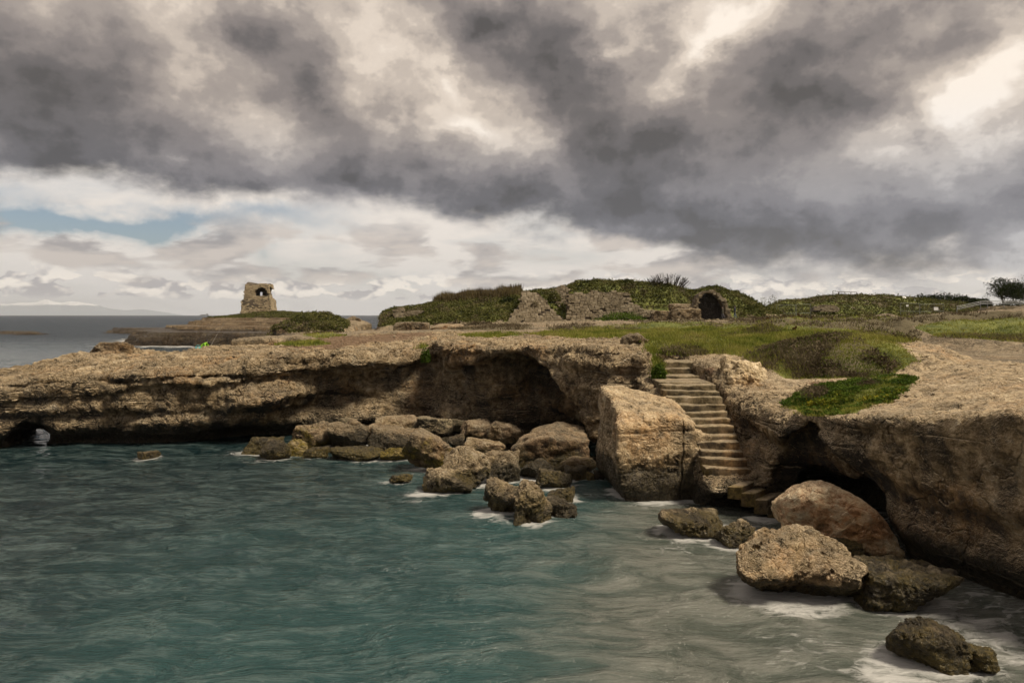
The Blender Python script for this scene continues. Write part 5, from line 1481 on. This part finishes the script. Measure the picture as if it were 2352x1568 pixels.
def shrub(name, label, u, vb, vt, Y, wpx, mat, seed, n=900, leaf=.12, cat='bush', group=None, zbase=None):
    r = np.random.default_rng(seed)
    base = P(u, vb, Y); hgt = (vb - vt) / F * Y; wid = wpx / F * Y
    t = empty(name, base); tag(t, label, cat, group)
    m = MB(); m.tube([(0, 0, -.2), (0, 0, hgt * .5)], [hgt * .05, hgt * .02], 5)
    for k in range(4):
        a = k * 1.6 + seed; m.tube([(0, 0, hgt * .1), (math.cos(a) * wid * .3, math.sin(a) * wid * .3, hgt * .6)], [hgt * .03, hgt * .01], 4)
    m.build('stem', M['bark'], t)
    dd = r.normal(0, 1, (n, 3)); dd /= np.linalg.norm(dd, axis=1, keepdims=True); dd[:, 2] = np.abs(dd[:, 2])
    lump = 1 + .42 * fbm(dd[:, 0] + seed, dd[:, 1], dd[:, 2], freq=1.9, octs=3, seed=seed % 11) + .10 * fbm(dd[:, 0] + seed, dd[:, 1], dd[:, 2], freq=7, octs=2, seed=2)
    rad = r.uniform(.30, 1, n) ** .45 * np.where(r.random(n) < .05, 1.18, 1.0)
    c = dd * (lump * rad)[:, None] * np.array([wid * .5, wid * .42, hgt * .95])
    V, f = leaf_quads(c, r.uniform(.5, 1.1, n) * leaf, r)
    mesh_obj('foliage', V, f, M[mat], t, smooth=False)
    return t

tree('tamarisk_tree', 'dark open-crowned tree rising above the right end of the walkway', 2302, 708, 640, 142, 100, 'dark', 3, 1.0, leafs=1.6)
tree('tamarisk_tree', 'dark open-crowned tree at the picture edge beside the taller one', 2356, 708, 648, 150, 90, 'dark', 4, 1.0, leafs=1.6)
for k, (u, vt, w, lab) in enumerate(((2120, 676, 60, 'first of four dark evergreen bushes on the far hill, beside the low walls'), (2160, 671, 72, 'tallest of the four dark evergreen bushes on the far hill'), (2208, 676, 70, 'third of the four dark evergreen bushes on the far hill'), (2246, 683, 56, 'last and lowest of four dark evergreen bushes, next to the trees'))):
    shrub('evergreen_bush', lab, u, 704, vt, 168, w, 'dark', 20 + k, 2600, .26, group='dark evergreen bushes on the far hill')
for k, (u, vt, w, lab) in enumerate(((2325, 690, 60, 'dark round bush under the trees by the walkway'), (2262, 688, 34, 'small dark bush between evergreen bushes and trees'))):
    shrub('dark_bush', lab, u, 708, vt, 145, w, 'dark', 30 + k, 1500, .2)
for k, (u, vt, vb, w, lab) in enumerate(((1752, 682, 716, 26, 'thin grey shrub in the gap behind the ruin mound'), (1774, 676, 712, 30, 'taller thin grey shrub in the gap before the far hill'))):
    shrub('grey_shrub', lab, u, vb, vt, 160, w, 'scrub', 40 + k, 420, .14)
shrub('cliff_bush', 'small green bush growing in the cleft at the cliff lip', 978, 832, 797, 31.1, 26, 'lush', 51, 1200, .045)
shrub('grass_tussock', 'bright grass tussock beside the stair landing', 1512, 868, 834, 24.3, 34, 'lush', 52, 1500, .05, cat='plant')
shrub('headland_bush', 'ragged green bush on top of the headland rubble mound', 706, 738, 719, 108, 44, 'scrub', 53, 1100, .14)
shrub('headland_bush', 'low green bush on the slope of the headland rubble mound', 752, 752, 733, 106, 38, 'scrub', 54, 900, .14)
shrub('purple_bush', 'dark purple-brown bush near the crest of the scrub hill', 1165, 702, 682, 112, 46, 'dark', 55, 1600, .16)
shrub('wall_bush', 'green bush growing on the sloping bastion', 1275, 692, 668, 99.6, 30, 'scrub', 56, 1200, .13)
shrub('wall_bush', 'long low green bush at the foot of the courtyard wall', 1430, 738, 716, 98.5, 120, 'lush', 57, 3000, .14)
shrub('wall_bush', 'grey thorn bush clinging to the face of the bastion', 1228, 706, 690, 96.6, 22, 'dryscrub', 58, 600, .10)

def fan_bush():
    q = random.Random(8); r = np.random.default_rng(8)
    base = P(1532, 672, 106.5); t = empty('bare_fig_bush', base); tag(t, 'bare fan-shaped bush of grey branches on the crest of the ruin mound', 'bush')
    hg = 46 / F * 106.5; wd = 58 / F * 106.5
    m = MB()
    for k in range(120):
        a = q.uniform(-1, 1); az = q.uniform(-.9, .9)
        tip = Vector((math.sin(a * 1.25) * wd * q.uniform(.8, 1.05), az * wd * .45, hg * (1.0 - .35 * abs(a) ** 2) * q.uniform(.72, 1.0)))
        s0 = Vector((q.uniform(-.5, .5), q.uniform(-.3, .3), -.3)); md = s0.lerp(tip, .55) + Vector((tip.x * .12, 0, -.05 * hg))
        m.tube([s0, md, tip], [.05, .04, .022], 4)
        for j in range(3):
            f0 = q.uniform(.5, .9); p0 = md.lerp(tip, (f0 - .5) * 2)
            m.tube([p0, p0 + Vector((q.uniform(-.22, .22), q.uniform(-.15, .15), q.uniform(.2, .42)))], [.03, .018], 4)
    m.build('branches', M['bark'], t)
fan_bush()

def dock(label, u, vb, vt, Y, wpx, n, seed):
    q = random.Random(seed); base = P(u, vb, Y); t = empty('dock_plant', base); tag(t, label, 'plant', 'withered dock plants in the meadow')
    hg = (vb - vt) / F * Y; wd = wpx / F * Y / 2
    st = MB(); cs = []
    for k in range(n):
        x = q.uniform(-wd, wd); tip = Vector((x * 1.25, q.uniform(-.2, .2), hg * q.uniform(.6, 1) * (1 - .3 * abs(x) / (wd + .01))))
        s0 = Vector((x * .8, q.uniform(-.15, .15), -.05)); st.tube([s0, tip], [.03, .014], 4)
        for j in range(26): cs.append(s0.lerp(tip, q.uniform(.35, 1)) + Vector((q.gauss(0, .035), q.gauss(0, .035), 0)))
    st.build('stalks', M['dock'], t)
    r = np.random.default_rng(seed); c = np.array([tuple(v) for v in cs])
    V, f = leaf_quads(c, r.uniform(.04, .10, len(c)), r); mesh_obj('seed_heads', V, f, M['dock'], t, smooth=False)
dock('wide clump of reddish dock stalks in the middle of the meadow', 1832, 744, 717, 62, 70, 22, 1)
dock('thin row of rusty dock stalks left of the wide clump', 1765, 742, 725, 64, 60, 12, 2)
dock('single dark dock stalk standing alone in front of the clump', 1826, 771, 746, 41, 7, 4, 3)
dock('dark dock clump near the picture edge below the walkway', 2316, 735, 716, 80, 30, 10, 4)

# ------------------------------------------------------------------ fences, railings
def plain(name, col, rough=.6, metal=0.0):
    m, nt, b, out = new_mat(name)
    geo = nt.nodes.new('ShaderNodeNewGeometry'); n = noise(E(nt, geo.outputs['Position']), 6, 3, .6)
    nt.links.new(mix(nt, n, tuple(c * .7 for c in col), tuple(min(1, c * 1.25) for c in col)).k, b.inputs['Base Color'])
    b.inputs['Roughness'].default_value = rough; b.inputs['Metallic'].default_value = metal
    return m
M['wood'] = plain('weathered_wood', (.085, .060, .042)); M['steel'] = plain('grey_steel', (.17, .175, .18), .5, .3); M['wire'] = plain('galvanised_wire', (.16, .165, .165), .5, .3); M['white'] = plain('white_board', (.75, .75, .74))

def railing(name, label, pts, Y, hpx, post_px, mat, rad, rails=(1.0, .55), cat='railing', mesh_fill=0):
    """pts: picture points of the foot line; posts every post_px"""
    o = P(pts[0][0], pts[0][1], Y); t = empty(name, o); tag(t, label, cat)
    hg = hpx / F * Y
    L = [P(u, v, Y) - o for u, v in pts]
    for a, b in zip(L[:-1], L[1:]):
        n = max(1, int(round((b - a).length / (post_px / F * Y))))
        for k in range(n + 1):
            if k == n and b is not L[-1]: continue
            p = a.lerp(b, k / n); MB().tube([p - Vector((0, 0, .5)), p + Vector((0, 0, hg))], rad * 1.2, 6).build('post', M[mat], t)
        for rr_ in rails:
            MB().tube([a + Vector((0, 0, hg * rr_)), b + Vector((0, 0, hg * rr_))], rad, 6).build('rail', M[mat], t)
        for k in range(mesh_fill):
            p = a.lerp(b, (k + .5) / mesh_fill); MB().tube([p, p + Vector((0, 0, hg))], rad * .35, 4).build('baluster', M[mat], t)
    return t
railing('wooden_railing', 'dark wooden railing on top of the far hill', [(1913, 679), (1926, 681), (1927, 681), (1968, 682)], 148, 11, 14, 'wood', .055, (1.0, .5))
railing('walkway_railing', 'grey steel railing of the walkway rising at the picture edge', [(2198, 714), (2252, 702), (2268, 701), (2420, 700)], 111, 10, 40, 'steel', .05, (1.0, .66, .33), mesh_fill=0)
railing('fence_panel', 'first galvanised fence panel at the foot of the far hill', [(1783, 722), (1828, 721)], 126, 21, 45, 'wire', .024, (1.0, .08), 'fence', 9)
railing('fence_panel', 'second galvanised fence panel leaning before the far hill', [(1829, 721), (1862, 720)], 125, 22, 33, 'wire', .024, (1.0, .08), 'fence', 7)
fp = railing('fence_panel', 'third galvanised fence panel with a white notice, below the far hill', [(2068, 716), (2112, 717)], 118, 20, 44, 'wire', .024, (1.0, .08), 'fence', 8)
fq = railing('fence_panel', 'last galvanised fence panel with a white notice, nearest the walkway', [(2113, 717), (2168, 716)], 118, 18, 55, 'wire', .024, (1.0, .08), 'fence', 9)
MB().box(P(2150, 709, 117.9) - fq.location, (.75, .03, .55)).build('notice', M['white'], fq)
MB().box(P(2084, 702, 117.9) - fp.location, (.4, .03, .3)).build('notice', M['white'], fp)
for k, (u, v) in enumerate(((2077, 683), (2100, 690))):
    s = empty('info_board', P(u, v + 5, 146)); tag(s, ('upper' if k == 0 else 'lower') + ' slanted white information board on the far hill', 'sign')
    MB().box((0, 0, .45), (.75, .5, .04), Matrix.Rotation(R(40), 3, 'X')).build('board', M['white'], s); MB().tube([(0, 0, -.3), (0, 0, .42)], .05, 6).build('leg', M['wood'], s)

# ------------------------------------------------------------------ people
M['skin'] = plain('skin', (.42, .26, .19)); M['navy'] = plain('navy_coat', (.012, .016, .028)); M['jeans'] = plain('blue_jeans', (.05, .08, .14)); M['olive'] = plain('olive_coat', (.07, .065, .045))
M['lime'] = plain('lime_jacket', (.22, .46, .02)); M['hairm'] = plain('dark_hair', (.015, .012, .01)); M['cyan'] = plain('turquoise_plastic', (.02, .55, .60), .4); M['greytr'] = plain('grey_trousers', (.10, .095, .11)); M['rod'] = plain('fishing_rod', (.35, .33, .30), .4)
def person(label, loc, rz, joints, edges, radii, mats, hair, scale=1.0):
    """one skinned body; mats: list of (test(z, x), slot)"""
    me = bpy.data.meshes.new('body'); me.from_pydata([tuple(j) for j in joints], edges, []); me.update()
    o = bpy.data.objects.new('person', me); COL.objects.link(o)
    sk = o.modifiers.new('skin', 'SKIN'); sk.use_smooth_shade = True
    for i, rd in enumerate(radii):
        me.skin_vertices[0].data[i].radius = rd if isinstance(rd, tuple) else (rd, rd)
    me.skin_vertices[0].data[0].use_root = True
    o.modifiers.new('subdivision', 'SUBSURF').levels = 2
    dg = bpy.context.evaluated_depsgraph_get(); ev = bpy.data.meshes.new_from_object(o.evaluated_get(dg))
    o.modifiers.clear(); o.data = ev
    slots = []
    for _, mt in mats:
        if mt not in slots: slots.append(mt); ev.materials.append(M[mt])
    for p in ev.polygons:
        for test, mt in mats:
            if test(p.center): p.material_index = slots.index(mt); break
    o.location = loc; o.rotation_euler = (0, 0, rz); o.scale = (scale,) * 3
    tag(o, label, 'person')
    hc, hr = hair
    V, f = ico(3); V = V * np.array([hr, hr * 1.05, hr * .95]) + np.array(hc)
    V = V[:, :]; mesh_obj('hair', V, f, M['hairm'], o)
    return o
JO = [(0, 0, .95), (0, 0, 1.15), (0, 0, 1.42), (0, .02, 1.52), (0, .03, 1.60), (0, .03, 1.70),
      (.10, 0, .90), (.12, .14, .50), (.13, .02, .08), (.13, .18, .04), (-.10, 0, .90), (-.11, -.10, .50), (-.12, -.28, .12), (-.12, -.16, .04),
      (.19, 0, 1.40), (.25, -.06, 1.14), (.24, .06, .90), (-.19, 0, 1.40), (-.25, .06, 1.14), (-.24, .16, .92)]
ED = [(0, 1), (1, 2), (2, 3), (3, 4), (4, 5), (0, 6), (6, 7), (7, 8), (8, 9), (0, 10), (10, 11), (11, 12), (12, 13), (2, 14), (14, 15), (15, 16), (2, 17), (17, 18), (18, 19)]
RA = [(.16, .12), (.16, .12), (.15, .11), .06, .085, .08, .095, .07, .05, .04, .095, .07, .05, .04, .07, .055, .035, .07, .055, .035]
person('walker in a dark coat and jeans before the ruined vault', P(1688, 731, 94), R(60), JO, ED, RA, [(lambda c: c.z > 1.53, 'skin'), (lambda c: c.z > .72, 'navy'), (lambda c: True, 'jeans')], ((0, .0, 1.69), .105))
person('second walker in an olive coat, closer to the vault', P(1660, 732, 95), R(75), JO, ED, RA, [(lambda c: c.z > 1.53, 'skin'), (lambda c: c.z > .72, 'olive'), (lambda c: True, 'greytr')], ((0, .0, 1.69), .105))
# angler bending forward on the ledge behind the cliff
JB = [(0, 0, .85), (.12, 0, 1.02), (.34, 0, 1.18), (.44, 0, 1.20), (.52, 0, 1.18), (.60, 0, 1.15),
      (0, .10, .80), (.14, .12, .45), (-.02, .12, .08), (.14, .12, .04), (0, -.10, .80), (.10, -.12, .45), (-.10, -.12, .08), (.06, -.12, .04),
      (.32, .19, 1.16), (.40, .24, .92), (.56, .16, .84), (.32, -.19, 1.16), (.42, -.24, .94), (.58, -.12, .86)]
zl = 2.36
ax_, ay_ = XY(462, 47.5)
person('angler in a lime jacket bending on the ledge behind the cliff', (ax_, ay_, zl), 0, JB, ED, RA, [(lambda c: c.x > .46 and c.z > 1.05, 'skin'), (lambda c: c.z > .78, 'lime'), (lambda c: True, 'greytr')], ((.56, 0, 1.20), .11))
rod = MB(); rod.tube([(ax_ + .58, ay_, zl + .84), (ax_ + 1.05, ay_ + .1, zl + 1.75), (ax_ + 1.5, ay_ + .2, zl + 2.5)], [.016, .011, .006], 5)
tag(rod.build('fishing_rod', M['rod'], None), 'thin fishing rod held by the angler in the lime jacket', 'fishing rod')
bk = MB(); bk.tube([(0, 0, 0), (0, 0, .32)], [.15, .19], 14); bo = bk.build('bucket', M['cyan']); bo.location = (ax_ + .02, ay_ - .5, zl + .58)
tag(bo, 'turquoise bucket beside the angler', 'bucket'); MB().tube([(-.18, 0, .31), (-.1, 0, .46), (.1, 0, .46), (.18, 0, .31)], .012, 5).build('handle', M['cyan'], bo)
st_o = boulder((488, 789, 506, 800), 2.4, 'small pale stone on the ledge beside the angler', 'boulder', seed=9, sub=4, Y=47.0, name='rock', cat='rock', foam=False)
lg = boulder((425, 806, 545, 860), .3, 'low rock ledge behind the cliff on which the angler stands', 'boulder', seed=19, sub=5, Y=45.8, name='ledge', cat='ledge', foam=False, boxy=1.0, depth=1.1)

# ------------------------------------------------------------------ far things and air
build_sea()
def mountains():
    D0 = 17500.0
    r = np.random.default_rng(3)
    us = np.linspace(-150, 420, 300)
    prof = np.interp(us, [-150, -60, 0, 25, 60, 85, 100, 112, 125, 140, 160, 185, 205, 225, 250, 290, 330, 380, 420], [16, 22, 25, 27, 29, 31, 35, 37, 33, 30, 34, 32, 27, 22, 14, 10, 12, 6, -2])
    rows = 26
    V = []; t = np.linspace(0, 1, rows)
    for j in range(rows):
        y = D0 + 3200 * t[j]
        k = math.sin(math.pi * min(1, t[j] * .62 / .31 * .5)) if t[j] < .5 else 1 - (t[j] - .5) * 2
        x = (us - CU) / F * y
        z = prof / F * y * (t[j] * 2 if t[j] < .5 else 1 - (t[j] - .5) * 2)
        z = z + fbm(x, np.full_like(x, y), freq=.0016, octs=5, seed=8, ridge=True) * 45 * (t[j] * 2 if t[j] < .5 else 1)
        V.append(np.stack([x, np.full_like(x, y), z - 14], 1))
    V = np.stack(V, 1).reshape(-1, 3)
    I = np.arange(len(us) * rows).reshape(len(us), rows)
    Q = np.stack([I[:-1, :-1], I[1:, :-1], I[1:, 1:], I[:-1, 1:]], -1).reshape(-1, 4)
    m, nt, b, out = new_mat('far_mountain'); geo = nt.nodes.new('ShaderNodeNewGeometry'); pos = E(nt, geo.outputs['Position']); z = xyz(pos)[2]
    sn = (z + (noise(pos, .004, 5, .6) - .5) * 160).ss(255, 300)
    nt.links.new(mix(nt, sn, (.15, .185, .22), (.66, .68, .72)).k, b.inputs['Base Color']); b.inputs['Roughness'].default_value = .9  # bluish base colour carries part of the haze
    tag(mesh_obj('mountains', V, Q, m), 'distant snow-capped mountain range across the sea', kind='structure')
mountains()
def ship():
    p = P(470, 723.2, 6000); t = empty('cargo_ship', (p.x, p.y, -1.0)); tag(t, 'tiny cargo ship on the horizon left of the tower', 'ship')
    m = MB(); L = 75
    m.v = [Vector(q) for q in ((-L / 2, -5, 0), (L / 2 - 6, -5, 0), (L / 2 - 6, 5, 0), (-L / 2, 5, 0), (-L / 2, -6, 6), (L / 2, -6, 7), (L / 2, 6, 7), (-L / 2, 6, 6))]
    m.f = [(0, 3, 2, 1), (4, 5, 6, 7), (0, 1, 5, 4), (1, 2, 6, 5), (2, 3, 7, 6), (3, 0, 4, 7)]
    m.build('hull', M['steel'], t); MB().box((22, 0, 12), (10, 9, 12)).build('bridge', M['steel'], t); MB().box((-12, 0, 8.5), (38, 9, 4)).build('cargo', M['steel'], t)
ship()
def haze():
    m = bpy.data.materials.new('sea_haze'); m.use_nodes = True; nt = m.node_tree; nt.nodes.clear()
    out = nt.nodes.new('ShaderNodeOutputMaterial'); pv = nt.nodes.new('ShaderNodeVolumePrincipled')
    pv.inputs['Color'].default_value = (.86, .90, .95, 1); pv.inputs['Density'].default_value = HAZE; pv.inputs['Anisotropy'].default_value = 0.2
    nt.links.new(pv.outputs[0], out.inputs['Volume'])
    o = MB().box((0, 10500, 222), (52000, 25000, 480)).build('haze', m)
    tag(o, 'thin sea haze', kind='stuff')
HAZE = 5.5e-5
haze()
print('done', time.time() - T0, 'tris', sum(len(o.data.polygons) for o in sc.objects if o.type == 'MESH'))
